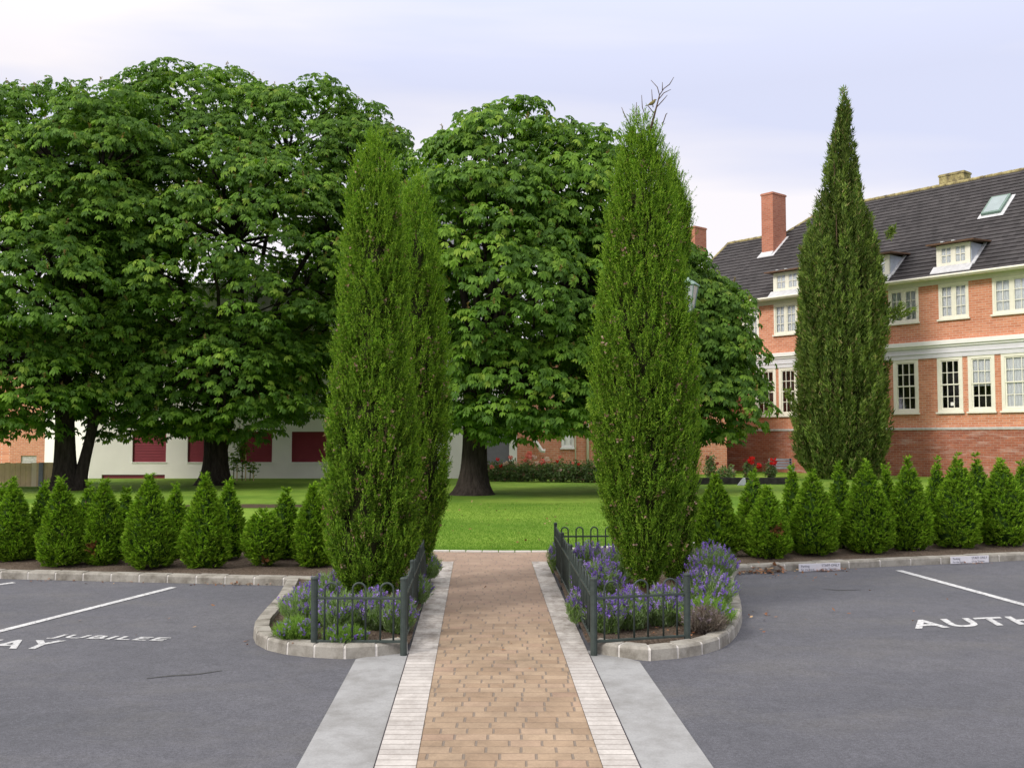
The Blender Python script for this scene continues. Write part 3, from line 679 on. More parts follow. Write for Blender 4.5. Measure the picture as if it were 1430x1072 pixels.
# ------------------------------------------------------------------ the trees
def loc(px, py, d, base): return tuple(D(px, py, d)-Vector((base[0], base[1], ZF)))
B_ = D(300, 672, 30); bb = (B_.x, 30)
chestnut('largest horse chestnut, its thick trunk standing before the maroon shuttered white wall', bb, 30,
    [(275, 222, 130, 118, .3), (185, 270, 110, 135, .8), (405, 235, 110, 105, .2), (500, 270, 70, 125, .8), (545, 300, 48, 90, .9), (330, 380, 190, 170, -.6), (455, 400, 95, 100, 1.2), (215, 522, 100, 82, -1.5), (330, 536, 105, 75, -2.0), (400, 520, 60, 60, 1.0), (300, 350, 150, 130, 2.5)],
    .35, [([(0, 0, -.2), (.02, 0, .9), (-.02, 0, 1.7), (-.10, 0, 2.6), (-.3, .1, 3.6)], .36, .30), ([(.05, 0, .9), (.25, 0, 1.8), (.5, .05, 2.8), (.8, .1, 3.8)], .28, .2)], 1.0)
A_ = D(92, 680, 27); ab = (A_.x, 27)
chestnut('leftmost horse chestnut with a second leaning stem beside the timber fence', ab, 27,
    [(65, 240, 105, 118, .3), (-70, 285, 130, 145, .5), (150, 270, 80, 125, -.2), (60, 420, 130, 130, -.8), (-60, 480, 120, 110, -.5), (40, 530, 110, 70, -1.2), (130, 520, 60, 60, .8), (10, 350, 110, 120, 1.8)],
    .3, [([(0, 0, -.2), (-.04, 0, .8), (-.06, 0, 1.6), (-.1, 0, 2.6)], .30, .22), ([(.28, 0, -.2), (.42, .05, .6), (.58, .05, 1.3), (.72, .1, 2.2)], .16, .12)], 1.0)
C_ = D(660, 690, 24.7); cb = (C_.x, 24.7)
chestnut('middle horse chestnut with a dark flared trunk seen at the end of the path', cb, 24.7,
    [(705, 250, 85, 90, 0), (640, 300, 66, 95, .3), (785, 285, 75, 98, .4), (825, 262, 42, 68, .2), (680, 400, 118, 140, -.8), (790, 440, 100, 130, 0), (640, 500, 85, 90, -.5), (730, 545, 110, 62, -1.1), (720, 380, 110, 140, 1.6)],
    .35, [([(0, 0, -.2), (.03, 0, .5), (.05, 0, 1.2), (.05, 0, 2.2), (.1, 0, 3.0)], .33, .27)], 1.15)
D_ = D(905, 688, 26.5); db = (D_.x, 26.5)
chestnut('horse chestnut mostly hidden behind the right hand juniper, in front of the brick facade', db, 26.5,
    [(900, 415, 66, 80, 0), (952, 460, 66, 78, .2), (972, 485, 62, 80, 0), (975, 555, 58, 62, -.5), (900, 520, 85, 95, -.6), (890, 430, 80, 110, .8)],
    .3, [([(0, 0, -.2), (.03, 0, .8), (.1, 0, 1.8), (.2, 0, 2.8)], .28, .2)], 1.8, tone0=.85)
rowsL = [(196, 3), (212, 17), (232, 28), (250, 36), (300, 42), (400, 50), (500, 58), (600, 66), (700, 71), (760, 68), (800, 56), (822, 38)]
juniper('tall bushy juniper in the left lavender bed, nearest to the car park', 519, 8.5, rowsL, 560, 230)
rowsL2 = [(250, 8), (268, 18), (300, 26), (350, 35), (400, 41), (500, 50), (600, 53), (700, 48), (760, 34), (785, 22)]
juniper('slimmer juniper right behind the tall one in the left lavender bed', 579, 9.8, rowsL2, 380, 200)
def twigs(t, b):
    def q(px, py, dd=8.5): return tuple(D(px, py, dd)-b)
    t.tube([q(906, 190), q(914, 160), (q(918, 145)), q(921, 133)], [.012, .009, .006, .005], 5)
    for path in (((921, 133), (927, 124), (935, 118), (941, 108)), ((921, 133), (918, 122), (909, 112)), ((925, 126), (925, 115)), ((919, 140), (927, 130), (937, 125)), ((917, 150), (926, 140), (932, 133)), ((913, 158), (905, 148), (905, 146)), ((912, 150), (911, 140), (910, 125)), ((902, 165), (897, 150), (896, 133)), ((890, 175), (888, 155), (889, 143)), ((925, 175), (930, 160), (932, 158)), ((880, 175), (872, 160), (868, 150))):
        k = len(path); t.tube([q(*p) for p in path], [.004]*(k-1)+[.0022], 4)
rowsR = [(168, 8), (178, 20), (205, 31), (250, 41), (300, 52), (350, 58), (400, 63), (440, 70), (500, 78), (600, 76), (700, 64), (750, 50), (780, 38), (808, 18)]
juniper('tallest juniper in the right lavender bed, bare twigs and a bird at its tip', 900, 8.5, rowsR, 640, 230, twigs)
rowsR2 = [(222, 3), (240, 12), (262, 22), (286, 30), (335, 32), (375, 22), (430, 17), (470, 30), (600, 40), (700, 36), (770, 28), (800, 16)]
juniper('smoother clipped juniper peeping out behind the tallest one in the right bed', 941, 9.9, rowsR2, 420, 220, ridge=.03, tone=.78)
# tall cypress in front of the brick building
dcy = 35.0; cb_ = D(1175, 650, dcy); cb_.z = ZF; root = empty('tall_cypress_tree', cb_); tag(root, 'very tall column shaped cypress standing right against the brick building', 'tree')
lv = Leaves()
CC = [(.095, .148, .032), (.142, .205, .043), (.200, .258, .062), (.22, .18, .085), (.052, .092, .024)]
zs, rs = prof_from_px(1175, dcy, [(120, 3), (150, 9), (200, 19), (240, 25), (290, 38), (340, 55), (400, 62), (500, 67), (600, 71), (640, 66), (668, 50)], ZF)
conifer_foliage(lv, zs, rs*.89, 1400, 130, 1.5, .22, .17, .05, CC, [.34, .34, .16, .06, .10], shadevar=.4, offs=(.07, 0), axis=([0, 6, 9, 13.5], [0, 0, .1, .25]), ridge=.13)
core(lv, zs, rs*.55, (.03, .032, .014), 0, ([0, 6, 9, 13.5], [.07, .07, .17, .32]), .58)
zs2, rs2 = prof_from_px(1140, dcy, [(300, 4), (320, 14), (350, 22), (450, 28), (520, 20)], ZF)
conifer_foliage(lv, zs2, rs2, 90, 150, 1.3, .2, .17, .05, CC, [.3, .36, .2, .04, .10], offs=(-.85, -.5))
for (px, py, tx, ty) in ((1243, 447, 1275, 432), (1243, 440, 1262, 425), (1152, 262, 1153, 232), (1240, 330, 1248, 318), (1105, 560, 1100, 545)):
    a = np.array(D(px, py, dcy-.3)-cb_); b = np.array(D(tx, ty, dcy-.4)-cb_); n = 160; s_ = R.uniform(0, 1, n); lv.blades(a+(b-a)*s_[:, None]+rnd_unit(n)*.10, unit((b-a)+rnd_unit(n)*.7), .15, .05, mixcol(n, CC[:3], [1, 1, 1]))
lv.build('crown', M['needle'], root); stems_mb(zs, rs, .22, 16).build('trunk', M['bark2'], root, smooth=True)
# hedges of thuja
gl = 'front row of thujas left of the path'; gl2 = 'back row of thujas left of the path'; gr = 'front row of thujas right of the path'; gr2 = 'back row of thujas right of the path'
thuja('front row thuja cut by the left edge of the photo', 18, 787, 671, 27, gl, seed=1)
thuja('second front row thuja from the left end, broad green cone', 87, 793, 668, 33, gl, seed=2)
thuja('front row thuja with a rust brown patch low on its face', 146, 791, 672, 30, gl, (.19, -PI/2-.15, .07), seed=3)
thuja('front row thuja with a slender pointed tip, fourth from the left end', 211, 796, 664, 34, gl, seed=4)
thuja('tallest broad thuja left of the path, beside the squat round one', 288, 796, 664, 34, gl, seed=5)
thuja('squat rounded thuja with a bare brown foot, left of the path', 370, 795, 711, 31, gl, (.08, -PI/2, .07), True, 6, 16000)
thuja('front row thuja half hidden by the tall juniper left of the path', 441, 794, 676, 30, gl, seed=7)
for i, (px, pt, hw, lb) in enumerate(((2, 677, 18, 'back row thuja at the far left edge of the photo'), (58, 673, 22, 'back row thuja in the first gap from the left'), (118, 674, 21, 'back row thuja behind the brown patched one'), (175, 682, 19, 'short back row thuja in the third gap from the left'), (240, 676, 21, 'back row thuja right of the slender tipped one'), (318, 670, 24, 'back row thuja close behind the tallest broad one'), (396, 683, 26, 'back row thuja rising behind the squat round one'), (448, 672, 22, 'back row thuja touching the tall juniper'))):
    thuja(lb, px, 781, pt, hw, gl2, seed=20+i, n=16000, shift=.1)
thuja('front row thuja just right of the tallest juniper', 1003, 779, 664, 33, gr, seed=31, tone=.85)
thuja('short front row thuja with faint brown scorching on its side', 1071, 781, 681, 33, gr, (.33, -PI/2+.25, .07), seed=32)
thuja('third front row thuja right of the path, above the left kerb plaque', 1136, 777, 658, 35, gr, seed=33)
thuja('fourth front row thuja right of the path, plump cone with pointed tip', 1213, 775, 645, 34, gr, seed=34)
thuja('fifth front row thuja right of the path, tall with narrow shoulders', 1272, 771, 641, 30, gr, seed=35)
thuja('sixth front row thuja right of the path, above the painted bay line', 1336, 768, 636, 34, gr, seed=36)
thuja('front row thuja cut by the right edge of the photo', 1404, 764, 641, 34, gr, seed=37)
for i, (px, pb, pt, hw, lb) in enumerate(((1052, 768, 655, 24, 'back row thuja behind the short scorched one'), (1107, 768, 652, 20, 'round topped back row thuja in the second gap right of the path'), (1178, 766, 645, 21, 'back row thuja between the third and fourth front ones'), (1243, 763, 650, 18, 'short back row thuja between the plump and the narrow one'), (1308, 760, 640, 18, 'back row thuja between the narrow one and the bay line'), (1372, 757, 634, 22, 'back row thuja with crooked tip near the right edge'), (1432, 754, 645, 22, 'back row thuja at the right edge of the photo'))):
    thuja(lb, px, pb, pt, hw, gr2, seed=50+i, n=16000, shift=.1)
# ------------------------------------------------------------------ lavender
PUR = [(.25, .15, .56), (.34, .21, .68), (.17, .09, .42), (.44, .31, .72)]; LG = [(.24, .32, .16), (.20, .33, .07), (.31, .40, .21)]
def lavender(label, px, py, hpx, wpx, kind='flower', dens=1.0, name='lavender_bush'):
    hpx *= .80 if px > 700 else .72; b = G(px, py, .06); b = Vector((b.x, b.y, b.z)); root = empty(name, b); k = b.y/FPX; h = hpx*k; w = wpx*k
    tag(root, label, 'lavender', 'lavender bushes in the two fenced beds')
    lv = Leaves(); n = int(330*dens)
    th = R.uniform(0, 2*PI, n); rr = np.sqrt(R.uniform(0, 1, n)); lean = rr*w
    tipz = h*(1-.45*rr**2)*R.uniform(.72, 1.05, n)
    tip = np.stack([np.cos(th)*lean, np.sin(th)*lean, tipz], 1); foot = np.stack([np.cos(th)*lean*.45, np.sin(th)*lean*.45, np.zeros(n)], 1)
    green = {'flower': LG, 'green': [(.17, .30, .05), (.24, .38, .07), (.12, .22, .04)], 'dry': [(.22, .18, .16), (.30, .25, .22), (.15, .11, .09)]}[kind]
    nb = 30
    t = R.uniform(.05, .97, (n, nb)); P = (foot[:, None]+(tip-foot)[:, None]*t[..., None]).reshape(-1, 3)+R.normal(0, .012, (n*nb, 3))
    dv = unit(np.repeat(unit(tip-foot+np.array([0, 0, .05])), nb, 0)+rnd_unit(n*nb)*.65); lv.blades(P, dv, .045, .0058, mixcol(n*nb, green, [.4, .4, .2])*np.repeat(R.uniform(.75, 1.25, (n, 1)), nb, 0))
    lv.blades(foot, unit(tip-foot), np.linalg.norm(tip-foot, axis=1), .005, mixcol(n, green, [.4, .4, .2]))
    if kind == 'flower': lv.build('foliage', M['herb'], root)
    m_ = int(n*(.38 if px > 700 else .20)) if kind == 'flower' else n//7
    fl = Leaves() if kind == 'flower' else lv; q = tip[:m_]; dirs = unit(q-foot[:m_]+np.array([0, 0, .05])+R.normal(0, .04, (m_, 3)))
    pc = mixcol(m_, PUR, [.35, .35, .15, .15]); 
    if kind == 'dry': pc = mixcol(m_, [(.30, .24, .28), (.24, .18, .16)], [1, 1])
    for s_ in range(7):
        o = q+dirs*(.007*s_-.02); fl.kites(o, unit(dirs*.8+rnd_unit(m_)), .017, .012, pc*R.uniform(.8, 1.2, (m_, 1)))
        fl.kites(o, unit(dirs*.8+rnd_unit(m_)), .017, .012, pc*R.uniform(.8, 1.2, (m_, 1)))
    fl.build('flowers' if kind == 'flower' else 'foliage', M['herb'], root)
    return root
LV = [('loose purple lavender overhanging the kerb at the outer left corner', 430, 872, 74, 42, 'flower', 1.1), ('low bright green lavender at the rounded left kerb corner', 413, 894, 42, 32, 'green', .7), ('low green lavender in front of the left fence panel', 482, 898, 30, 30, 'green', .6), ('purple lavender behind the first hoop of the left fence', 478, 880, 76, 36, 'flower', 1.0), ('dense violet lavender behind the middle hoop of the left fence', 520, 878, 74, 34, 'flower', 1.2), ('lavender filling the corner by the left post nearest the path', 556, 882, 72, 26, 'flower', 1.0), ('violet lavender under the left juniper beside the side fence', 578, 842, 56, 26, 'flower', .9), ('far lavender at the path end of the left bed', 597, 806, 46, 20, 'flower', .7), ('pale lavender on the car park side of the left juniper', 458, 838, 52, 34, 'flower', .8),
      ('green leaved lavender just left of the first hoop, right bed', 845, 882, 64, 28, 'flower', 1.0), ('violet lavender behind the middle hoop of the right fence', 880, 876, 66, 30, 'flower', 1.1), ('lavender behind the last hoop of the right fence', 925, 872, 66, 30, 'flower', 1.0), ('bright green lavender with few flowers at the outer right corner', 985, 876, 52, 42, 'green', 1.0), ('dry greyish brown lavender beside the right front corner post', 984, 884, 44, 32, 'dry', .8), ('broad violet lavender bulging over the right kerb', 985, 850, 68, 46, 'flower', 1.4), ('tallest lavender behind the bulging one, against the hedge', 992, 815, 70, 38, 'flower', 1.1), ('wide lavender left of the right juniper, seen over the side fence', 835, 842, 74, 36, 'flower', 1.2), ('lavender in front of the rear fence panel of the right bed', 822, 806, 60, 34, 'flower', 1.1), ('violet lavender poking through the side rails near the rear right post', 782, 795, 48, 18, 'flower', .7), ('lavender in the rear of the right bed beside the juniper', 862, 815, 66, 30, 'flower', 1.0), ('violet lavender spilling through the side rails by the right front post', 806, 868, 54, 14, 'flower', .6)]
for a in LV: lavender(*a)
# ------------------------------------------------------------------ hoop top fences
def hoop_fence(label, posts_, panels):
    base = Vector((posts_[0][0], posts_[0][1], SL*posts_[0][1]+.05)); root = empty('hoop_top_fence', base)
    tag(root, label, 'fence', 'low hoop top fences round the lavender beds'); b = base
    for pi_, (x, y) in enumerate(posts_):
        z = SL*y+.02-b.z; X = x-b.x; Y = y-b.y; r = .019 if pi_ < 2 else .013; m = MB(); m.lathe(X, Y, [(r*1.3, z-.1), (r*1.3, z+.51), (r*1.45, z+.515), (r*1.45, z+.525), (r*1.0, z+.533), (.003, z+.536)], 4 if False else 12)
        m.build('post', M['fencegreen'], root, smooth=False)
    for (p, q, nh) in panels:
        p = Vector(p); q = Vector(q); d = q-p; L = d.length; d.normalize(); n_ = Vector((-d.y, d.x))
        def pt(s, z): w = p+d*s; return Vector((w.x-b.x, w.y-b.y, SL*w.y+z-b.z))
        for zz in (.105, .405):
            m = MB(); r = .009; A = pt(.02, zz); B = pt(L-.02, zz); o = Vector((n_.x, n_.y, 0))*r*1.3; u = Vector((0, 0, r*.9))
            m.hexa([A-o-u, B-o-u, B+o-u, A+o-u, A-o+u, B-o+u, B+o+u, A+o+u]); m.build('rail', M['fencegreen'], root, bevel=.002)
        sp = (L-.04)/nh; hw = sp*.235
        for i in range(nh):
            c = .02+sp*(i+.5); pts = [pt(c-hw, .105), pt(c-hw, .44)]
            for k in range(1, 10):
                a = PI-PI*k/10; pts.append(pt(c+math.cos(a)*hw, .465+math.sin(a)*hw*1.0))
            pts += [pt(c+hw, .44), pt(c+hw, .105)]; m = MB(); m.tube(pts, .0072, 8); m.build('hoop', M['fencegreen'], root, smooth=True)
    return root
fl = oL-.035; fr = oR+.035
PL = [pp(fl, 7.15+.85*i) for i in range(5)]; PR = [pp(fr, 7.15+.90*i) for i in range(5)]
A0 = (-1.398, 7.17); D0 = (1.268, 7.34); LB = (-1.5, 10.62); RB = (1.45, 10.80)
hoop_fence('dark green hoop fence left of the path, its front panel under the tall juniper', [A0]+PL+[LB], [(A0, PL[0], 3)]+[(PL[i], PL[i+1], 4) for i in range(4)]+[(PL[4], LB, 3)])
hoop_fence('dark green hoop fence right of the path, with its rear panel open to the lawn', [D0]+PR+[RB], [(PR[0], D0, 3)]+[(PR[i], PR[i+1], 4) for i in range(4)]+[(PR[4], RB, 6)])
# ------------------------------------------------------------------ kerb plaques
def plaque(label, p0, p1):
    a = G(*p0); b = G(*p1); d = (b-a); d.z = 0; L = d.length; root = empty('kerb_plaque', (a.x, a.y, SL*a.y), math.atan2(d.y, d.x))
    tag(root, label, 'sign', 'white plaques on the kerb face'); m = MB(); m.box(0, L, -.012, -.002, .008, .088); m.build('plate', M['plastic'], root, bevel=.002)
    for txt, x, z, s in (('Parking', .05, .052, .030), ('STAFF ONLY', .54, .052, .034), ('For the Board', .05, .018, .024), ('Of the Trustees', .54, .018, .024)):
        cu = bpy.data.curves.new('lettering', 'FONT'); cu.body = txt; cu.size = s*1.15; cu.resolution_u = 2; o = bpy.data.objects.new('lettering', cu); COL.objects.link(o); bpy.context.view_layer.update()
        me = bpy.data.meshes.new_from_object(o.evaluated_get(bpy.context.evaluated_depsgraph_get())); bpy.data.objects.remove(o)
        for v in me.vertices: v.co = (v.co.x+x*L, -.0135, v.co.y+z)
        me.materials.clear(); me.materials.append(M['black']); o = bpy.data.objects.new('lettering', me); COL.objects.link(o); o.parent = root
plaque('white kerb plaque half covered by brown leaves, left of the other', (1115, 798.6), (1173, 796))
plaque('white kerb plaque beyond the painted bay line, right of the other', (1327, 787.8), (1380, 785))
# ------------------------------------------------------------------ leaf litter
lv = Leaves()
def litter(P, s):
    n = len(P); P = np.array(P); d = unit(rnd_unit(n)*np.array([1, 1, .35])); lv.kites(P, d, R.uniform(.5, 1.3, n)*s, R.uniform(.35, .8, n)*s, mixcol(n, [(.24, .10, .05), (.33, .16, .08), (.14, .07, .04), (.42, .28, .16)], [.35, .3, .2, .15]), unit(np.array([[0, 0, 1.]])+rnd_unit(n)*.4))
pts = []
for px, py, spx, spy, n in ((1055, 800, 30, 2.0, 120), (1145, 797.5, 32, 1.2, 110), (1360, 787, 20, 1, 14), (1100, 806, 60, 6, 22), (1060, 860, 18, 22, 14), (330, 817, 45, 1.2, 50), (160, 815, 60, 2, 12), (60, 812, 40, 1.5, 8), (345, 898, 3, 6, 5), (1200, 850, 160, 40, 10), (200, 860, 180, 30, 7), (700, 850, 60, 90, 8), (790, 870, 3, 50, 0)):
    for _ in range(n):
        g = G(px+random.gauss(0, 1)*spx*.6, py+random.gauss(0, 1)*spy*.6); pts.append((g.x, g.y, g.z+random.uniform(.012, .022)))
litter(pts, .035)
pts = []
for _ in range(150):
    g = G(1065+random.gauss(0, 18), 798+random.gauss(0, 2)); pts.append((g.x, g.y, g.z+random.uniform(.012, .07)))
litter(pts, .07)
pts = []
for _ in range(110):      # dead leaves and chips on the soil beside the side fences and in the beds
    s_ = random.choice((0, 1, 2, 3))
    if s_ == 0: x, y = pp(oL-.02-random.uniform(0, .05), random.uniform(7.3, 11.3))
    elif s_ == 1: x, y = pp(oR+.02+random.uniform(0, .05), random.uniform(7.3, 11.3))
    elif s_ == 2: x, y = random.uniform(1.0, 1.6), random.uniform(7.4, 7.7)
    else: x, y = random.uniform(-1.6, -.8), random.uniform(7.15, 7.4)
    pts.append((x, y, SL*y+.09))
litter(pts, .03)
pts = []
for _ in range(60):
    g = G(random.uniform(620, 840), random.uniform(700, 765)); pts.append((g.x, g.y, g.z+.03))
litter(pts, .055)
tag(lv.build('leaf_litter', M['dryleaf']), kind='stuff')
# short grass blades on the near lawn
lv = Leaves(); n = 90000; y = 12.45+R.uniform(0, 1, n)**1.6*9; x = R.uniform(-1.6, 2.2, n)*(y/12)
y = y+np.maximum(0, np.abs(x-.2)-1)*.10; z = SL*np.minimum(y, Y1)
col = mixcol(n, [(.10, .21, .022), (.14, .28, .03), (.19, .31, .05)], [.4, .45, .15]); lv.blades(np.stack([x, y, z-.004], 1), unit(rnd_unit(n)*.6+np.array([0, 0, 1])), R.uniform(.018, .036, n), .006, col)
tag(lv.build('grass', M['herb']), kind='stuff')
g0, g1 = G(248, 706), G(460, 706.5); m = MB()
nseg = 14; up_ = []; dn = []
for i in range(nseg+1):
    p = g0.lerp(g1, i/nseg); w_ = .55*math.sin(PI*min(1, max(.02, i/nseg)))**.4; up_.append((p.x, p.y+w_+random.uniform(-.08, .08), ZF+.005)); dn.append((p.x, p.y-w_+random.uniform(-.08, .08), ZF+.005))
m.poly(dn+up_[::-1]); tag(m.build('dark_lawn_strip', plain('dark_brown', (.075, .055, .035), .95, .1, .3, 9)), kind='structure')  # narrow dark brown strip with ragged edges, flat on the lawn
# ------------------------------------------------------------------ building helpers
def wall_holes(m, x0, x1, z0, z1, holes, y=0.0, depth=.12, mi=0, rmi=None):
    """wall face at y (facing -y) with rectangular openings and their reveals"""
    X = sorted({x0, x1, *[h[0] for h in holes], *[h[1] for h in holes]}); Z = sorted({z0, z1, *[h[2] for h in holes], *[h[3] for h in holes]})
    X = [v for v in X if x0 <= v <= x1]; Z = [v for v in Z if z0 <= v <= z1]
    for a, b in zip(X, X[1:]):
        for c, d in zip(Z, Z[1:]):
            mx, mz = (a+b)/2, (c+d)/2
            if any(h[0] < mx < h[1] and h[2] < mz < h[3] for h in holes): continue
            m.poly([(a, y, c), (b, y, c), (b, y, d), (a, y, d)], mi)
    for (a, b, c, d) in holes:
        c, d = max(c, z0), min(d, z1)
        if d <= c: continue
        r = mi if rmi is None else rmi
        m.poly([(a, y, c), (a, y, d), (a, y+depth, d), (a, y+depth, c)], r); m.poly([(b, y, d), (b, y, c), (b, y+depth, c), (b, y+depth, d)], r)
        m.poly([(a, y, c), (a, y+depth, c), (b, y+depth, c), (b, y, c)], r); m.poly([(a, y, d), (b, y, d), (b, y+depth, d), (a, y+depth, d)], r)
def window(parent, x0, x1, z0, z1, y, kind, mat=None, curtain=None, fw=.09):
    """frame is proud of the wall by 2 cm; kind: 'casement' two lights 2x3, 'sash' 3x4, 'dormer' two lights 2x2"""
    mat = mat or M['cream']; m = MB(); f = y-.025
    m.box(x0, x0+fw, f, y+.07, z0, z1); m.box(x1-fw, x1, f, y+.07, z0, z1); m.box(x0+fw, x1-fw, f, y+.07, z1-fw, z1); m.box(x0+fw, x1-fw, f, y+.07, z0, z0+fw)
    ix0, ix1, iz0, iz1 = x0+fw, x1-fw, z0+fw, z1-fw
    if kind == 'sash':
        zm = (iz0+iz1)/2; g = .045
        for (a, b, yy) in ((zm-.02, iz1, y+.0), (iz0, zm+.02, y+.02)):
            m.box(ix0, ix0+g, yy, yy+.03, a, b); m.box(ix1-g, ix1, yy, yy+.03, a, b); m.box(ix0+g, ix1-g, yy, yy+.03, b-g, b); m.box(ix0+g, ix1-g, yy, yy+.03, a, a+g)
            for k in (1, 2): c = ix0+(ix1-ix0)*k/3; m.box(c-.013, c+.013, yy+.004, yy+.026, a+g, b-g)
            c = (a+b)/2; m.box(ix0+g, ix1-g, yy+.006, yy+.024, c-.013, c+.013)
    else:
        rows = 3 if kind == 'casement' else 2; cx = (ix0+ix1)/2; m.box(cx-.05, cx+.05, y-.012, y+.05, iz0, iz1)
        for (a, b) in ((ix0, cx-.05), (cx+.05, ix1)):
            g = .04; m.box(a, a+g, y, y+.03, iz0, iz1); m.box(b-g, b, y, y+.03, iz0, iz1); m.box(a+g, b-g, y, y+.03, iz1-g, iz1); m.box(a+g, b-g, y, y+.03, iz0, iz0+g)
            c = (a+b)/2; m.box(c-.012, c+.012, y+.004, y+.026, iz0+g, iz1-g)
            for k in range(1, rows): z = iz0+(iz1-iz0)*k/rows; m.box(a+g, b-g, y+.006, y+.024, z-.012, z+.012)
    w = m.build('window', mat, parent)
    s = MB(); s.box(x0-.05, x1+.05, y-.09, y-.028, z0-.05, z0+.012); s.build('sill', mat, w)
    g = MB(); g.poly([(ix0, y+.045, iz0), (ix1, y+.045, iz0), (ix1, y+.045, iz1), (ix0, y+.045, iz1)]); g.build('pane', M['glass'], w)
    if curtain:
        c = MB(); n = 28; zb = iz0+(iz1-iz0)*(1-curtain)
        for i in range(n):
            a = ix0+(ix1-ix0)*i/n; b = ix0+(ix1-ix0)*(i+1)/n; ya = y+.068+.012*math.sin(i*1.9); yb = y+.068+.012*math.sin((i+1)*1.9)
            c.poly([(a, ya, zb), (b, yb, zb), (b, yb, iz1), (a, ya, iz1)])
        c.build('curtain', M['curtain'], w)
    return w
# ------------------------------------------------------------------ main brick building
Ao = Vector((.5107*34, 34, 0)); RZ = math.atan2(-.7662, .6426); Xd = Vector((.6426, -.7662, 0)); Yd = Vector((.7662, .6426, 0))
def fac(px, py, w=0.0):
    r = ray(px, py); o = Vector((0, 0, H))-Ao; t = (w-o.dot(Yd))/r.dot(Yd); p = o+r*t; return p.dot(Xd), p.z
bld = empty('brick_hall', (Ao.x, Ao.y, 0), RZ); tag(bld, 'long two storey orange brick hall with dark tiled roof and cream windows', 'building')
XR = 9.0; XL = -15.5; EW = -.45
ze = fac(1430, 371, EW)[1]; TP = math.tan(math.radians(40)); CS, SN = math.cos(math.radians(40)), math.sin(math.radians(40))
def roofpt(px, py, lift=0.0):
    """intersection of the view ray with the front roof slope -> local x, y"""
    r = ray(px, py); o = Vector((0, 0, H))-Ao; oy, ry = o.dot(Yd), r.dot(Yd)
    t = (ze+lift+(oy-EW)*TP-o.z)/(r.z-ry*TP); p = o+r*t; return p.dot(Xd), p.dot(Yd), p.z
rA = roofpt(1430, 238); rB = roofpt(1240, 274); rC = roofpt(1152, 293); rD = roofpt(1100, 323); rE = roofpt(1015, 343); rF = fac(1052, 417, EW)
YR = (rA[1]+rB[1])/2; ZR = ze+(YR-EW)*TP; XH = rC[0]; YW = min(YR-1, (rD[1]+rE[1])/2); ZW = ze+(YW-EW)*TP; XD = rD[0]; XE = rE[0]
zpl = fac(1430, 596.5)[1]; zc1, zc0 = fac(1430, 466.5)[1], fac(1430, 474)[1]; zg0 = fac(1430, 492)[1]; zf0 = fac(1388, 388)[1]
lowz0, lowz1 = fac(1353, 575)[1], fac(1389, 494)[1]; upz0, upz1 = fac(1352, 443)[1], zf0
def span(a, b, y): return fac(a, y)[0], fac(b, y)[0]
ups = [span(1036, 1060, 440), span(1081, 1114, 445), span(1241, 1283, 420), span(1311, 1353, 420), span(1386, 1441, 410)]
lows = [span(1055, 1084, 540), span(1088, 1114, 540), span(1248, 1283, 540), span(1309.5, 1345, 540), span(1352.5, 1390, 540), span(1399, 1445, 540)]
ups += [(ups[1][0]+2.55, ups[1][1]+2.5), (ups[4][1]+1.0, ups[4][1]+2.3), (ups[4][1]+3.2, ups[4][1]+4.5)]; lows += [(lows[1][0]+2.4, lows[1][0]+3.25), (lows[5][1]+.7, lows[5][1]+1.7), (lows[5][1]+2.6, lows[5][1]+3.6)]
ups = [u for u in ups]; DEP = (YR-EW)*2
holes = [(a+.05, b-.05, upz0+.05, upz1-.04) for a, b in ups]+[(a+.05, b-.05, lowz0+.05, lowz1-.05) for a, b in lows]
m = MB(); wall_holes(m, XL, XR, zpl, ze+.05, holes, 0, .16)
m.poly([(XR, 0, zpl), (XR, DEP+2*EW, zpl), (XR, DEP+2*EW, ze), (XR, YR, ZR-.1), (XR, 0, ze)]); m.poly([(XL, 0, zpl), (XL, 0, ze), (XL, 7, ze), (XL, 7, zpl)]); m.poly([(XR, DEP+2*EW, zpl), (XL, DEP+2*EW, zpl), (XL, DEP+2*EW, ze), (XR, DEP+2*EW, ze)])
m.build('wall', M['brick'], bld)
m = MB(); m.box(XL-.04, XR+.04, -.06, DEP-.9+.06, -.3, zpl-.07); m.build('base_wall', M['brick_low'], bld)
m = MB(); m.box(XL-.07, XR+.07, -.09, DEP-.85, zpl-.07, zpl+.02); m.build('plinth_band', M['bandstone'], bld, bevel=.01)
m = MB(); m.box(XL-.1, XR+.1, -.16, -.004, zc0+.02, zc1); m.box(XL-.08, XR+.08, -.10, -.004, zc0-.06, zc0+.02); m.build('cornice', M['white'], bld, bevel=.008)
m = MB(); m.box(XL, XR, -.05, -.003, zg0, zc0-.06); m.box(XL, XR, -.075, -.05, zg0+.16, zg0+.20); m.build('grey_band', M['greyband'], bld)
m = MB(); m.box(XL, XR, -.04, -.003, zf0, ze-.02); m.build('frieze', M['cream2'], bld)
m = MB(); m.box(XL, XR, EW+.03, -.04, ze-.03, ze+.0); m.build('soffit', M['cream'], bld)
m = MB(); m.box(XL-.3, XR, EW-.07, EW+.028, ze-.07, ze+.035); m.tube([(XL-.3, EW-.09, ze-.0), (XR, EW-.09, ze-.0)], .045, 8); m.build('gutter', M['cream'], bld)
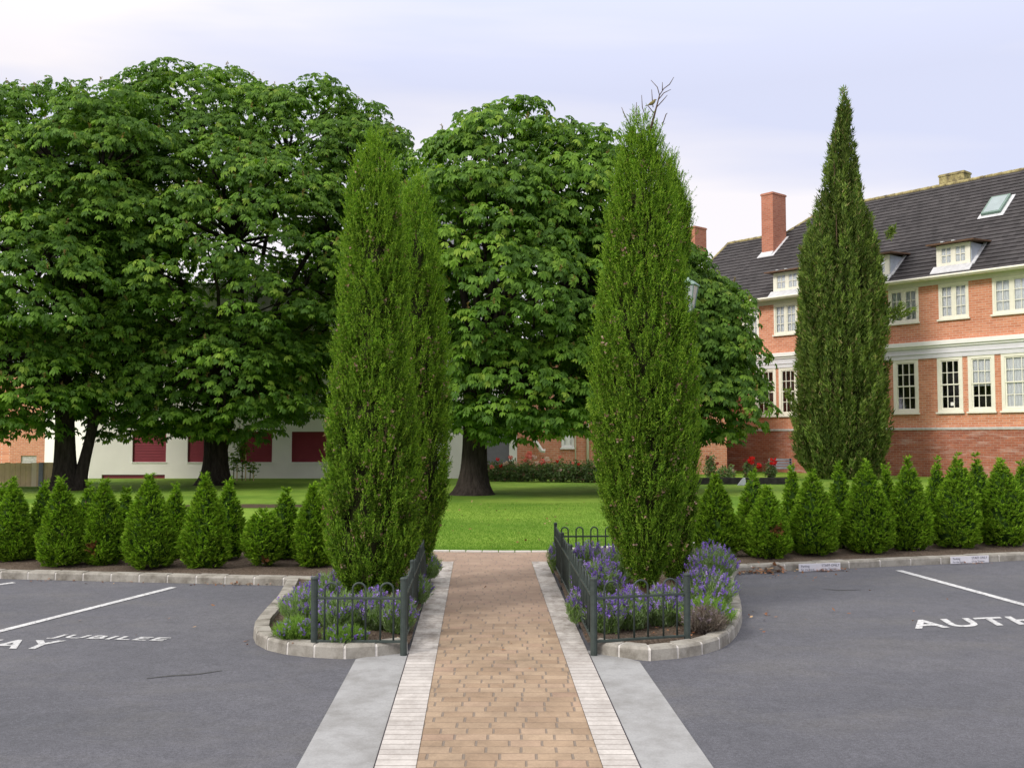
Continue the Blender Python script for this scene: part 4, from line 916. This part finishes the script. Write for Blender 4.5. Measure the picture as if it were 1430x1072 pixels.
# dark rooms behind the glass
m = MB(); m.box(XL+.3, XR-.3, .5, 3.5, zpl+.05, ze-.1); m.build('interior', M['room'], bld)
for i, (a, b) in enumerate(ups): window(bld, a, b, upz0, upz1-.003, 0, 'casement', curtain=1.0, fw=.085)
for i, (a, b) in enumerate(lows): window(bld, a, b, lowz0, lowz1, 0, 'sash', curtain=(None, None, None, None, .55, 1.0, None, 1.0, None)[i], fw=.12)
m = MB(); a, b = lows[3]; m.box((a+b)/2-.02, (a+b)/2+.10, .038, .042, lowz0+.24, lowz0+.36); m.build('window_notice', M['white'], bld)
# roof: stepped tile courses on the front slope
def xmin(y):                                       # left boundary of the front slope at depth y
    if y <= YW: return XE-(YW-y)*(XE-(XL-.3))/(YW-EW)
    return XD+(y-YW)*(XH-XD)/(YR-YW)
m = MB(); g = .27; Ls = (YR-EW)/CS; nC = int(Ls/g)+1
for i in range(nC):
    s0, s1 = i*g, min(Ls, (i+1)*g+.02); 
    if s0 >= Ls: break
    y0, y1 = EW+s0*CS, EW+s1*CS; nseg = 1
    l0, l1 = xmin(y0+1e-4), xmin(max(y0+1e-4, min(y1, YR)-1e-4))
    if y0 < YW < y1: l1 = xmin(YW-1e-4)
    lift0, lift1 = .045, .012
    def q(x, y, lf): return (x, y-lf*SN, ze+(y-EW)*TP+lf*CS)
    m.poly([q(l0, y0, lift0), q(XR, y0, lift0), q(XR, y1, lift1), q(l1, y1, lift1)]); m.poly([q(l0, y0, 0.0), q(XR, y0, 0.0), q(XR, y0, lift0), q(l0, y0, lift0)])
YB = 2*YR-EW; YBW = 2*YW-EW
m.poly([(XR, YR, ZR), (XH, YR, ZR), (XH-(YR-EW)*.9, YB, ze), (XR, YB, ze)])                      # back slope
m.poly([(XH, YR, ZR), (XD, YW, ZW), (XD, 2*YR-YW, ZW)]); m.poly([(XD, YW, ZW), (XH-(YR-EW)*.9, YB, ze), (XD, 2*YR-YW, ZW)])
m.poly([(XD, YW, ZW), (XE, YW, ZW), (XL-.3, YBW, ze), (XD, YBW, ze)]); m.poly([(XE, YW, ZW), (XL-.3, EW, ze), (XL-.3, YBW, ze)])
roof = m.build('roof', M['tile'], bld)
m = MB()
def caps(a, b, r=.10):
    a = Vector(a); b = Vector(b); L = (b-a).length; n = max(1, int(L/.38)); d = (b-a)/n
    for i in range(n): m.tube([a+d*i, a+d*(i+1.06)], [r, r*.84], 8)
caps((XR, YR, ZR), (XH, YR, ZR)); caps((XH, YR, ZR), (XD, YW, ZW), .08); caps((XD, YW, ZW), (XE, YW, ZW)); caps((XE, YW, ZW), (XL-.3, EW, ze), .08); m.build('ridge_tiles', M['ridge'], bld, smooth=True)
def roofz(y): return ze+(y-EW)*TP
def chimney(x0, x1, y0, y1, z1, mat, flash=True, oversail=True):
    m = MB(); m.box(x0, x1, y0, y1, roofz(y0)-.4 if y0 < YR else ZR-1.2, z1-.10); m.box(x0-.03, x1+.03, y0-.03, y1+.03, z1-.10, z1-.03) if oversail else None; m.box(x0, x1, y0, y1, z1-.03 if oversail else z1-.1, z1)
    c = m.build('chimney', mat, bld)
    if flash:
        for xa, xb in ((x0-.13, x0), (x1, x1+.13)):
            ya, yb = y0-.2, min(y1, YR); f = MB(); f.hexa([(xa, ya, roofz(ya)+.03), (xb, ya, roofz(ya)+.03), (xb, yb, roofz(yb)+.03), (xa, yb, roofz(yb)+.03), (xa, ya, roofz(ya)+.06), (xb, ya, roofz(ya)+.06), (xb, yb, roofz(yb)+.06), (xa, yb, roofz(yb)+.06)]); f.build('flashing', M['leadw'], c)
        ya, yb = y0-.2, y0; f = MB(); f.hexa([(x0, ya, roofz(ya)+.03), (x1, ya, roofz(ya)+.03), (x1, yb, roofz(yb)+.03), (x0, yb, roofz(yb)+.03), (x0, ya, roofz(ya)+.07), (x1, ya, roofz(ya)+.07), (x1, yb, roofz(yb)+.14), (x0, yb, roofz(yb)+.14)])
        f.build('flashing', M['leadw'], c)
    return c
q0 = roofpt(1064, 357); zt = fac(1080, 268, q0[1]+.1)[1]; chimney(q0[0], q0[0]+.62, q0[1], q0[1]+1.0, zt, M['brick_chim'])
ca = fac(1312, 250, YR+.3)[0]; cbx = fac(1347, 245, YR+.3)[0]; c = chimney(ca, cbx, YR+.25, YR+.85, fac(1345, 238, YR+.3)[1], M['ridge'], False); 
ca = fac(972, 330, 4.5)[0]; chimney(ca-.55, ca+.10, 4.3, 5.2, fac(978, 315, 4.5)[1], M['brick_chim'], False)
def dormer(pl, pr, pyl, hgt):
    """two light dormer: front face foot at photo x pl..pr on the roof"""
    a = roofpt(pl, pyl); yf = a[1]; x0 = a[0]; x1 = fac(pr, pyl-12, yf)[0]; z0 = roofz(yf); z1 = z0+hgt; root_ = MB()
    yb = yf+(z1-z0)/TP                                    # where the dormer head meets the slope
    root_.box(x0, x1, yf+.03, yf+.07, z0-.05, z0+.06)
    fr = .0
    m = MB(); m.poly([(x1, yf+.03, z0), (x1, yb, z1), (x1, yf+.03, z1)]); m.poly([(x0, yf+.03, z0), (x0, yf+.03, z1), (x0, yb, z1)])
    m.box(x0, x0+.16, yf, yf+.05, z0, z1); m.box(x1-.16, x1, yf, yf+.05, z0, z1); m.box(x0+.16, x1-.16, yf, yf+.05, z0, z0+.18); m.box(x0+.16, x1-.16, yf, yf+.05, z1-.08, z1)
    dm = m.build('dormer', M['cream'], bld)
    ck = MB(); ck.hexa([(x1+.004, yf+.06, z0+.05), (x1+.02, yf+.06, z0+.05), (x1+.02, yb, z1-.01), (x1+.004, yb, z1-.01), (x1+.004, yf+.06, z1-.02), (x1+.02, yf+.06, z1-.02), (x1+.02, yb+.01, z1), (x1+.004, yb+.01, z1)]); ck.build('cheek', M['lead'], dm)
    ix0, ix1, iz0, iz1 = x0+.16, x1-.16, z0+.18, z1-.08; g = MB(); yy = yf+.01
    cx = (ix0+ix1)/2; g.box(cx-.06, cx+.06, yy, yy+.035, iz0, iz1)
    for (p, q_) in ((ix0, cx-.06), (cx+.06, ix1)):
        e = .03; g.box(p, p+e, yy+.004, yy+.03, iz0, iz1); g.box(q_-e, q_, yy+.004, yy+.03, iz0, iz1); g.box(p+e, q_-e, yy+.004, yy+.03, iz0, iz0+e); g.box(p+e, q_-e, yy+.004, yy+.03, iz1-e, iz1)
        c_ = (p+q_)/2; g.box(c_-.014, c_+.014, yy+.006, yy+.028, iz0+e, iz1-e); zc_ = (iz0+iz1)/2; g.box(p+e, q_-e, yy+.008, yy+.026, zc_-.014, zc_+.014)
    g.build('sash', M['cream'], dm)
    g = MB(); g.poly([(ix0, yy+.03, iz0), (ix1, yy+.03, iz0), (ix1, yy+.03, iz1), (ix0, yy+.03, iz1)]); g.build('pane', M['glass'], dm)
    g = MB(); g.poly([(ix0, yy+.038, iz0), (ix1, yy+.038, iz0), (ix1, yy+.038, iz1), (ix0, yy+.038, iz1)]); g.build('curtain', M['curtain'], dm)
    # felted lid, wider than the front, running back into the slope
    e = .26; yA = yf-.28; yB_ = yb+.32; s_ = .10
    r_ = MB(); zA = z1+.005; r_.hexa([(x0-e, yA, zA), (x1+e, yA, zA), (x1+e, yB_, zA+s_), (x0-e, yB_, zA+s_), (x0-e, yA, zA+.05), (x1+e, yA, zA+.05), (x1+e, yB_, zA+.06+s_), (x0-e, yB_, zA+.06+s_)]); r_.build('dormer_roof', M['dormroof'], dm)
    f = MB(); ya = yf-.28; lz = lambda y: roofz(y)+.05
    f.hexa([(x0-.12, ya, lz(ya)), (x1+.1, ya, lz(ya)), (x1+.1, yf, lz(yf)), (x0-.12, yf, lz(yf)), (x0-.12, ya, lz(ya)+.03), (x1+.1, ya, lz(ya)+.03), (x1+.1, yf, lz(yf)+.06), (x0-.12, yf, lz(yf)+.06)])
    f.build('flashing', M['leadw'], dm); f = MB(); f.hexa([(x1+.021, yf, lz(yf)), (x1+.14, yf, lz(yf)), (x1+.14, yb, lz(yb)), (x1+.021, yb, lz(yb)), (x1+.021, yf, lz(yf)+.04), (x1+.14, yf, lz(yf)+.03), (x1+.14, yb, lz(yb)+.03), (x1+.021, yb, lz(yb)+.04)])
    f.build('flashing', M['leadw'], dm)
    for k in (.3, .62): f = MB(); f.box(x0+(x1-x0)*k-.05, x0+(x1-x0)*k+.05, yA-.03, yA+.08, z1+.055, z1+.09); f.build('lead_clip', M['leadw'], dm)
dormer(1308, 1355, 377, .86); dormer(1080, 1118, 411, .86); dormer(1203, 1242, 392, .86)
a = roofpt(1371, 300, .1); b = roofpt(1410, 268, .1); x0, x1, y0, y1 = a[0], a[0]+.72, a[1], a[1]+.95
def slab(m, x0, x1, y0, y1, l0, l1):
    def q(x, y, l): return (x, y-l*SN, roofz(y)+l*CS)
    m.hexa([q(x0, y0, l0), q(x1, y0, l0), q(x1, y1, l0), q(x0, y1, l0), q(x0, y0, l1), q(x1, y0, l1), q(x1, y1, l1), q(x0, y1, l1)])
m = MB(); slab(m, x0, x1, y0, y1, .03, .16); sk = m.build('skylight', M['lampgreen'], bld)
m = MB(); slab(m, x0+.07, x1-.07, y0+.06, y1-.06, .161, .168); n = plain('skylight_glass', (.24, .30, .31), .08, .6, .1, 3); m.build('pane', n, sk)
for q_ in ((x0-.10, x1+.14, y0-.14, y0-.002), (x1+.002, x1+.14, y0, y1+.05), (x0-.1, x0-.002, y0, y1+.05)): m = MB(); slab(m, *q_, .03, .06); m.build('flashing', M['leadw'], sk)
# ------------------------------------------------------------------ small brick wing seen under the middle tree
w0 = D(722, 640, 39); wing = empty('brick_wing', (w0.x, 39, ZF)); tag(wing, 'low brick annex glimpsed behind the rose bed, small white window and pipes', 'building')
def wx(px): return D(px, 620, 39).x-w0.x
def wz(py): return D(760, py, 39).z-ZF
hs = [(wx(785), wx(801), wz(624), wz(601))]
m = MB(); wall_holes(m, 0, wx(1015), -.3, 4.6, hs, 0, .14); m.poly([(0, 0, -.3), (0, 0, 4.6), (0, 6, 4.6), (0, 6, -.3)]); m.poly([(wx(1015), 0, -.3), (wx(1015), 6, -.3), (wx(1015), 6, 4.6), (wx(1015), 0, 4.6)]); m.build('wall', M['brick'], wing)
m = MB(); e = .4; X0, X1 = -e, wx(1015)+e; m.poly([(X0, -e, 4.5), (X1, -e, 4.5), (X1-3, 3, 7.0), (X0+3, 3, 7.0)]); m.poly([(X1, 6.4, 4.5), (X0, 6.4, 4.5), (X0+3, 3, 7.0), (X1-3, 3, 7.0)]); m.poly([(X0, 6.4, 4.5), (X0, -e, 4.5), (X0+3, 3, 7)]); m.poly([(X1, -e, 4.5), (X1, 6.4, 4.5), (X1-3, 3, 7)]); m.build('roof', M['tile'], wing)
m = MB(); m.box(.2, wx(1015)-.2, .5, 2, -.2, 4.4); m.build('interior', M['room'], wing)
window(wing, wx(785)-.03, wx(801)+.03, wz(624)-.03, wz(601)+.03, 0, 'dormer', M['white'], curtain=1.0, fw=.07)
for px in (803.5, 820.5):
    m = MB(); r_ = .025 if px < 810 else .055; m.tube([(wx(px), -.09, -.1), (wx(px), -.09, 4.5)], r_, 8); m.build('downpipe', M['cream'], wing, smooth=True)
m = MB(); m.hexa([(wx(744), -.9, wz(616)), (wx(747), -.9, wz(616)), (wx(747), -.1, wz(616)), (wx(744), -.1, wz(616)), (wx(744), -.9, wz(615)), (wx(747), -.9, wz(615)), (wx(747), -.1, wz(615)), (wx(744), -.1, wz(615))])
m = MB(); m.tube([(wx(745), -.3, wz(612)), (wx(756), -.3, wz(629)), (wx(761), -.3, wz(629.5))], .09, 6); m.build('duct', M['white'], wing)
# ------------------------------------------------------------------ white modern building
dw = 35.0; q0 = D(124, 660, dw); wb = empty('white_building', (q0.x, dw, ZF)); tag(wb, 'white rendered building with maroon shutters behind the chestnut trees', 'building')
def ux(px): return D(px, 620, dw).x-q0.x
def uz(py): return D(400, py, dw).z-ZF
XW = ux(722); ZT = uz(395)
pan = [(ux(a), ux(b), uz(645), uz(602.5)) for a, b in ((185, 232), (262, 306), (335, 380), (407, 462), (482, 530), (556, 604))]
slit = (ux(143), ux(231), uz(672), uz(662.5))
up = [(ux(a), ux(a+25), uz(552), uz(501)) for a in (200, 275, 350, 424, 500, 575, 650)]
door = (ux(664), ux(711), -.3, uz(598))
m = MB(); wall_holes(m, 0, XW, -.3, ZT, pan+[slit]+up+[door], 0, .12)
c1 = D(62, 640, 46)-q0; c1 = (c1.x, c1.y)
m.poly([(0, 0, -.3), (0, 0, ZT), (c1[0], c1[1], ZT), (c1[0], c1[1], -.3)]); m.poly([(XW, 0, -.3), (XW, 9, -.3), (XW, 9, ZT), (XW, 0, ZT)]); m.poly([(0, .0, ZT), (XW, 0, ZT), (XW, 9, ZT), (c1[0], c1[1], ZT)])
m.build('wall', M['render'], wb)
for (a, b, c, d) in pan+[slit]:
    m = MB(); n = max(3, int((d-c)/.09)); h_ = (d-c)/n
    for i in range(n): m.hexa([(a, .05, c+i*h_), (b, .05, c+i*h_), (b, .09, c+i*h_), (a, .09, c+i*h_), (a, .062, c+(i+1)*h_-.008), (b, .062, c+(i+1)*h_-.008), (b, .09, c+(i+1)*h_-.008), (a, .09, c+(i+1)*h_-.008)])
    m.poly([(a, .095, c), (b, .095, c), (b, .095, d), (a, .095, d)]); sh = m.build('shutter', M['maroon'], wb)
    m = MB(); m.box(a-.02, b+.02, -.03, .04, c-.03, c-.002); m.build('sill', M['white'], sh)
for (a, b, c, d) in up:
    m = MB(); f = .035; m.box(a, a+f, .03, .08, c, d); m.box(b-f, b, .03, .08, c, d); m.box(a+f, b-f, .03, .08, c, c+f); m.box(a+f, b-f, .03, .08, d-f, d); w = m.build('window', M['slate'], wb)
    m = MB(); m.poly([(a, .07, c), (b, .07, c), (b, .07, d), (a, .07, d)]); m.build('pane', M['room'], w); m = MB(); m.box(a-.04, b+.04, -.04, .02, c-.04, c-.002); m.build('sill', M['white'], w)
a, b, c, d = door; m = MB(); m.box(a, b, .05, .1, c, d); m.build('door', M['greydoor'], wb)
m = MB(); zt_ = D(590, 205, dw+3).z-ZF; xa, xb = ux(470), ux(720); xc = ux(596); m.poly([(xa, -.3, ZT+.01), (xb, -.3, ZT+.01), (xc+.3, 4, zt_), (xc-.1, 4, zt_)]); m.poly([(xa, 8.3, ZT+.01), (xa, -.3, ZT+.01), (xc-.1, 4, zt_)]); m.poly([(xb, -.3, ZT+.01), (xb, 8.3, ZT+.01), (xc+.3, 4, zt_)]); m.poly([(xb, 8.3, ZT+.01), (xa, 8.3, ZT+.01), (xc-.1, 4, zt_), (xc+.3, 4, zt_)]); m.build('roof', M['slate'], wb)
# ------------------------------------------------------------------ orange house and timber fence far left
q0 = D(13, 640, 50); hs_ = empty('brick_house', (q0.x, 50, ZF)); tag(hs_, 'orange brick house behind the timber fence at the far left', 'building')
m = MB(); x1 = D(64, 620, 50).x-q0.x; hh = [(D(29, 640, 50).x-q0.x, D(51, 640, 50).x-q0.x, -.2, D(40, 636, 50).z-ZF)]
wall_holes(m, 0, x1+6, -.3, 5.2, hh, 0, .12); m.poly([(0, 0, -.3), (0, 0, 5.2), (-5.5, 4.5, 5.2), (-5.5, 4.5, -.3)]); m.poly([(x1+6, 0, -.3), (x1+6, 7, -.3), (x1+6, 7, 5.2), (x1+6, 0, 5.2)]); m.build('wall', M['brick'], hs_)
a, b, c, d = hh[0]; m = MB(); m.box(a, b, .06, .1, c, d)
for i in range(1, 6): m.box(a, b, .05, .062, c+(d-c)*i/6-.01, c+(d-c)*i/6+.01)
m.build('garage_door', M['bandstone'], hs_)
m = MB(); m.poly([(-5.9, -.4, 5.1), (x1+6.4, -.4, 5.1), (x1+4, 3.5, 7.6), (-2, 3.5, 7.6)]); m.poly([(x1+6.4, 8, 5.1), (-5.9, 8, 5.1), (-2, 3.5, 7.6), (x1+4, 3.5, 7.6)]); m.poly([(-5.9, 8, 5.1), (-5.9, -.4, 5.1), (-2, 3.5, 7.6)]); m.poly([(x1+6.4, -.4, 5.1), (x1+6.4, 8, 5.1), (x1+4, 3.5, 7.6)]); m.build('roof', M['slate'], hs_)
f0 = D(80, 680, 28.6); fe = empty('timber_fence', (f0.x, 28.6, ZF)); tag(fe, 'pale vertical board fence at the far left of the lawn', 'fence')
rg = random.Random(5); m = MB(); m2 = MB(); x = 0; H0 = D(40, 646, 28.6).z-ZF
while x > -9:
    w_ = .15; j = rg.uniform(-.006, .006); k = m2 if -.75 < x < -.5 else m; k.box(x-w_+.005, x-.004, j-.01, j+.01, 0.02, H0+rg.uniform(-.012, .012)); x -= w_
m.build('boards', M['timber'], fe); m2.build('new_board', M['timber2'], fe)
m = MB(); m.box(-9, 0, .015, .06, H0*.72, H0*.72+.07); m.box(-9, 0, .015, .06, .12, .19); m.build('rail', M['timber'], fe)
m = MB(); m.box(-.52, -.40, -.05, -.015, 0, H0+.01); m.build('metal_post', M['benchgrey'], fe)
# ------------------------------------------------------------------ young staked trees
for px, pt, n_l, lb in ((326, 632, 70, 'young sapling on the left of three, before the white wall'), (338, 604, 170, 'tallest young sapling, middle of three before the white wall'), (349, 644, 50, 'shortest young sapling, right of three before the white wall')):
    b = D(px, 668, 33); b.z = ZF; root = empty('sapling', b); tag(root, lb, 'young tree', 'staked saplings before the white wall'); tz = D(px, pt, 33).z-ZF
    m = MB(); m.tube([(0, 0, -.05), (.01, 0, tz*.5), (-.01, 0, tz)], [.018, .014, .006], 6); m.build('trunk', M['bark2'], root)
    m = MB(); m.box(.10, .13, -.015, .015, 0, tz*.55); m.build('stake', M['timber'], root)
    lv = Leaves(); P = R.normal(0, 1, (n_l, 3))*np.array([.12, .12, tz*.2])+np.array([0, 0, tz*.72]); lv.palmate(P, rnd_unit(n_l), unit(rnd_unit(n_l)*.5+np.array([0, 0, 1])), .085*np.ones((n_l, 1)), mixcol(n_l, GREENS[1:], [1, 1, .6])); lv.build('crown', M['leaf'], root)
# ------------------------------------------------------------------ roses
RED = (.62, .03, .03); PNK = (.75, .22, .20); WHT = (.72, .55, .52)
def rose(label, px, py, top, hwpx, blooms, n=520, dark=1.0, sparse=False, d=None):
    g = G(px, py) if d is None else D(px, py, d); b = Vector((g.x, g.y, ZF)); root = empty('rose_bush', b); tag(root, label, 'rose bush', 'rose bushes in the beds beyond the lawn')
    h = D(px, top, b.y).z-ZF; w = hwpx*b.y/FPX; st = MB()
    for i in range(7):
        a = R.uniform(0, 2*PI); q = R.uniform(.2, .8)*w; st.tube([(0, 0, 0), (math.cos(a)*q*.5, math.sin(a)*q*.5, h*.5), (math.cos(a)*q, math.sin(a)*q, h*R.uniform(.75, .98))], [.012, .009, .005], 5)
    st.build('stems', M['bark2'], root); lv = Leaves(); u = rnd_unit(n)*R.uniform(.3, 1, (n, 1))**.5
    P = u*np.array([w, w, h*.40])+np.array([0, 0, h*.40]); P += R.normal(0, .05, P.shape); k3 = n//6; P[:k3, 2] += R.uniform(.1, .3, k3)*h; P[:k3, :2] *= .8
    if sparse: P[:, 0] *= .75
    cs = mixcol(n, [(.13, .19, .08), (.19, .27, .12), (.24, .15, .11), (.08, .12, .045)], [.35, .35, .12, .18])*dark
    for _ in range(3): lv.kites(P+R.normal(0, .02, P.shape), unit(rnd_unit(n)+np.array([0, 0, .3])), .075, .05, cs)
    lv.build('foliage', M['leaf'], root)
    for bx, bz, c, s_ in blooms:
        bl = Leaves(); o = np.array(tuple(D(bx, bz, b.y-w*.85)-b)); k = 26; dd = rnd_unit(k); bl.kites(o+dd*s_*.3, unit(dd+rnd_unit(k)*.6), s_*1.0, s_*.9, mixcol(k, [c], [1], .2)); bl.build('bloom', M['herb'], root)
rose('pale leaved shrub left of the middle chestnut trunk, against the cream wall', 634, 666, 638, 15, [], 260, 1.8)
spec = [(692, 'rose bush touching the right side of the middle chestnut trunk', [(687, 652, PNK, .07), (695, 641, RED, .06), (699, 650, RED, .06), (704, 648, WHT, .05)]), (714, 'rose bush before the cream pilaster, pale pink blooms', [(713, 638, PNK, .07), (720, 646, WHT, .05), (708, 646, WHT, .06)]), (737, 'rose bush with the biggest coral pink bloom', [(739, 636, PNK, .13), (746, 638, WHT, .08), (733, 642, PNK, .06), (740, 643, WHT, .05)]), (760, 'rose bush with coral and white blooms under the duct', [(757, 644, PNK, .10), (764, 641, WHT, .08), (750, 646, WHT, .07), (753, 646, WHT, .05)]), (782, 'rose bush with pink bloom below the small white window', [(782, 638, PNK, .05), (778, 644, RED, .05), (783, 656, WHT, .04)]), (804, 'rose bush with reddish tips next to the thin pipe', [(800, 646, PNK, .04), (808, 648, RED, .04)]), (826, 'last rose bush of the row, beside the right juniper', [(830, 650, WHT, .04)])]
for i, (px, lb, bl) in enumerate(spec): rose(lb, px, 671.5+i*.3, 643, 17, bl, 620, .9)
rose('slender rose bush right of the tallest juniper, dark red buds', 992, 668, 632, 9, [(988, 638, (.2, .02, .03), .06), (1002, 647, (.3, .02, .03), .05), (1009, 653, (.3, .02, .03), .05)], 260, 1.0, True)
rose('low grey leaved rose with one white bloom, right of the juniper', 1014, 670, 650, 14, [(1024.5, 657, WHT, .06)], 260, 1.2)
rose('rose bush with the widest red bloom, below the chestnut branch', 1046, 669, 642, 10, [(1050, 643, RED, .13), (1059, 650, RED, .10), (1040, 643, (.25, .04, .04), .06)], 260, .9, True)
rose('rose bush with a single upright red bloom beside the grey bench', 1076, 669, 645, 9, [(1080, 644, RED, .13), (1067, 645, (.25, .05, .05), .05)], 220, .9, True)
# low stone edge and hedge of the right rose bed
e0, e1 = G(975, 676), G(1112, 676); m = MB(); m.box(0, (e1-e0).length, 0, .14, -.02, .20); o = m.build('rose_bed_wall', plain('dark_mossy_stone', (.05, .045, .042), .9, .1, .3, 8), None, bevel=.01); o.location = (e0.x, e0.y, ZF); tag(o, 'low dark stone edging of the rose bed before the brick hall', 'low wall')
m = MB(); m.hexa([(-.16, -.05, 0), (.10, -.05, 0), (.10, .05, 0), (-.16, .05, 0), (.0, -.02, .21), (.08, -.02, .23), (.08, .02, .23), (.0, .02, .21)]); o = m.build('white_marker_stone', M['stone'], bevel=.015); g = G(1037, 677.5); o.location = (g.x, g.y, ZF); tag(o, 'small white wedge shaped stone at the foot of the rose bed wall', 'stone')
# bench against the hall
g = D(1092, 656, 36); be = empty('garden_bench', (g.x, 36, ZF), RZ*.0); tag(be, 'weathered grey garden bench half hidden by the tall cypress', 'bench')
zb = D(1092, 655, 36).z-ZF; zt_ = D(1092, 640, 36).z-ZF; W2 = .42
for i in range(4): m = MB(); h_ = (zt_-zb)/4; m.box(-W2, W2, .2, .23, zb+.02+i*h_, zb+(i+1)*h_-.012); m.build('back_slat', M['benchgrey'], be)
m = MB(); m.box(-W2, W2, -.22, .18, max(.3, zb-.06), max(.34, zb-.02)); m.build('seat', M['benchgrey'], be, bevel=.005)
for x in (-W2+.03, W2-.09):
    for y in (-.2, .2): m = MB(); m.box(x, x+.06, y, y+.05, 0, max(.3, zb-.06) if y < 0 else zt_); m.build('leg', M['benchgrey'], be)
# street lamp behind the right juniper
g = D(963, 600, 15); lp = empty('lamp_post', (g.x, 15, ZF)); tag(lp, 'green capped lantern on a post behind the right juniper', 'street lamp')
zc = D(957, 400, 15).z-ZF; zb = D(957, 437, 15).z-ZF; m = MB(); m.lathe(0, 0, [(.09, -.1), (.09, .25), (.06, .3), (.045, .4), (.035, zb-.12), (.05, zb-.1), (.03, zb-.05), (.07, zb)], 14); m.build('post', M['lampgreen'], lp, smooth=False)
m = MB(); m.lathe(0, 0, [(.08, zb), (.165, zc)], 4); gl_ = m.build('lantern_glass', M['lampglass'], lp)
m = MB(); 
for k in range(4): a = k*PI/2; m.tube([(.083*math.cos(a), .083*math.sin(a), zb), (.168*math.cos(a), .168*math.sin(a), zc)], .009, 5)
m.build('lantern_frame', M['lampgreen'], lp)
m = MB(); m.lathe(0, 0, [(.175, zc), (.20, zc+.012), (.19, zc+.03), (.10, zc+.085), (.03, zc+.10), (.02, zc+.13), (.004, zc+.14)], 4); m.build('lantern_cap', M['lampgreen'], lp)
lp.rotation_euler = (0, 0, .3)
# bird on the tip of the right juniper
g = D(911, 145, 8.5); bi = empty('small_bird', g); tag(bi, 'small olive bird perched among the bare twigs of the tallest juniper', 'bird')
m = MB(); m.tube([(-.034, 0, -.010), (-.026, 0, -.006), (-.012, 0, .0), (.004, 0, .009), (.016, 0, .022), (.021, 0, .031), (.028, 0, .035), (.033, 0, .034)], [.003, .009, .0145, .0155, .0125, .0095, .006, .001], 12)
m.build('body', M['bird'], bi, smooth=True)
m = MB(); m.hexa([(-.062, -.006, -.022), (-.03, -.006, -.012), (-.03, .006, -.012), (-.062, .006, -.022), (-.062, -.006, -.019), (-.03, -.006, -.006), (-.03, .006, -.006), (-.062, .006, -.019)]); m.build('tail', M['bird'], bi)
m = MB(); m.tube([(.031, 0, .034), (.042, 0, .032)], [.003, .0006], 6); m.build('beak', M['black'], bi)
for s_ in (-1, 1): m = MB(); m.tube([(.0, .005*s_, -.005), (.004, .005*s_, -.024)], .0012, 5); m.build('leg', M['bark2'], bi)
# ------------------------------------------------------------------ sky and sun
SE, SAZ = math.radians(36), math.radians(-130)        # azimuth clockwise from +Y: sun to the left, a little behind the camera
sd = Vector((math.sin(SAZ)*math.cos(SE), math.cos(SAZ)*math.cos(SE), math.sin(SE)))
sun = bpy.data.lights.new('sun', 'SUN'); sun.energy = 2.5; sun.angle = math.radians(14); sun.color = (1, .95, .87)
so = bpy.data.objects.new('sun', sun); COL.objects.link(so); so.rotation_euler = (-sd).to_track_quat('-Z', 'Y').to_euler()
W = bpy.data.worlds.new('World'); S.world = W; W.use_nodes = True; nt = W.node_tree; nd = nt.nodes; bg = nd['Background']; outw = nd['World Output']
sky = nd.new('ShaderNodeTexSky'); sky.sky_type = 'NISHITA'; sky.sun_disc = False; sky.sun_elevation = SE; sky.sun_rotation = SAZ
bg.inputs[1].default_value = .10; nt.links.new(sky.outputs[0], bg.inputs[0])
tc = nd.new('ShaderNodeTexCoord'); mp = nd.new('ShaderNodeMapping'); mp.inputs['Scale'].default_value = (.8, 1.0, 4.6); nt.links.new(tc.outputs['Generated'], mp.inputs['Vector'])
mp.inputs['Rotation'].default_value = (.12, .30, 0); mp.inputs['Location'].default_value = (.3, .1, .25)
nz = nd.new('ShaderNodeTexNoise'); nz.inputs['Scale'].default_value = 1.5; nz.inputs['Detail'].default_value = 5; nz.inputs['Roughness'].default_value = .45; nz.inputs['Distortion'].default_value = .4; nt.links.new(mp.outputs[0], nz.inputs['Vector'])
sx = nd.new('ShaderNodeSeparateXYZ'); nt.links.new(tc.outputs['Generated'], sx.inputs[0])
def wm(op, a, b):
    n = nd.new('ShaderNodeMath'); n.operation = op
    for i, v in ((0, a), (1, b)):
        if hasattr(v, 'is_output'): nt.links.new(v, n.inputs[i])
        else: n.inputs[i].default_value = v
    return n.outputs[0]
f = wm('ADD', wm('MULTIPLY', wm('SUBTRACT', nz.outputs['Fac'], .5), 2.5), wm('ADD', .5, wm('MULTIPLY', sx.outputs[0], -.45)))
cr = nd.new('ShaderNodeValToRGB'); nt.links.new(f, cr.inputs[0]); e = cr.color_ramp.elements
e[0].position = .18; e[0].color = (.74, .77, .97, 1); e[1].position = .66; e[1].color = (1.02, .97, 1.0, 1); k = e.new(.42); k.color = (.84, .84, .97, 1)
bg2 = nd.new('ShaderNodeBackground'); nt.links.new(wm('ADD', 1.05, wm('MULTIPLY', wm('MAXIMUM', wm('SUBTRACT', sx.outputs[2], .33), 0.0), 1.9)), bg2.inputs[1]); hm = nd.new('ShaderNodeMix'); hm.data_type = 'RGBA'; nt.links.new(wm('MINIMUM', 1.0, wm('MULTIPLY', wm('MAXIMUM', wm('SUBTRACT', sx.outputs[2], .42), 0.0), 4.0)), hm.inputs[0]); nt.links.new(cr.outputs[0], hm.inputs[6]); hm.inputs[7].default_value = (.92, .90, .88, 1); nt.links.new(hm.outputs[2], bg2.inputs[0])
mx = nd.new('ShaderNodeMixShader'); mx.inputs[0].default_value = .9; nt.links.new(bg.outputs[0], mx.inputs[1]); nt.links.new(bg2.outputs[0], mx.inputs[2]); nt.links.new(mx.outputs[0], outw.inputs[0])
S.view_settings.view_transform = 'Standard'; S.view_settings.look = 'None'; S.view_settings.exposure = 0; S.view_settings.gamma = 1
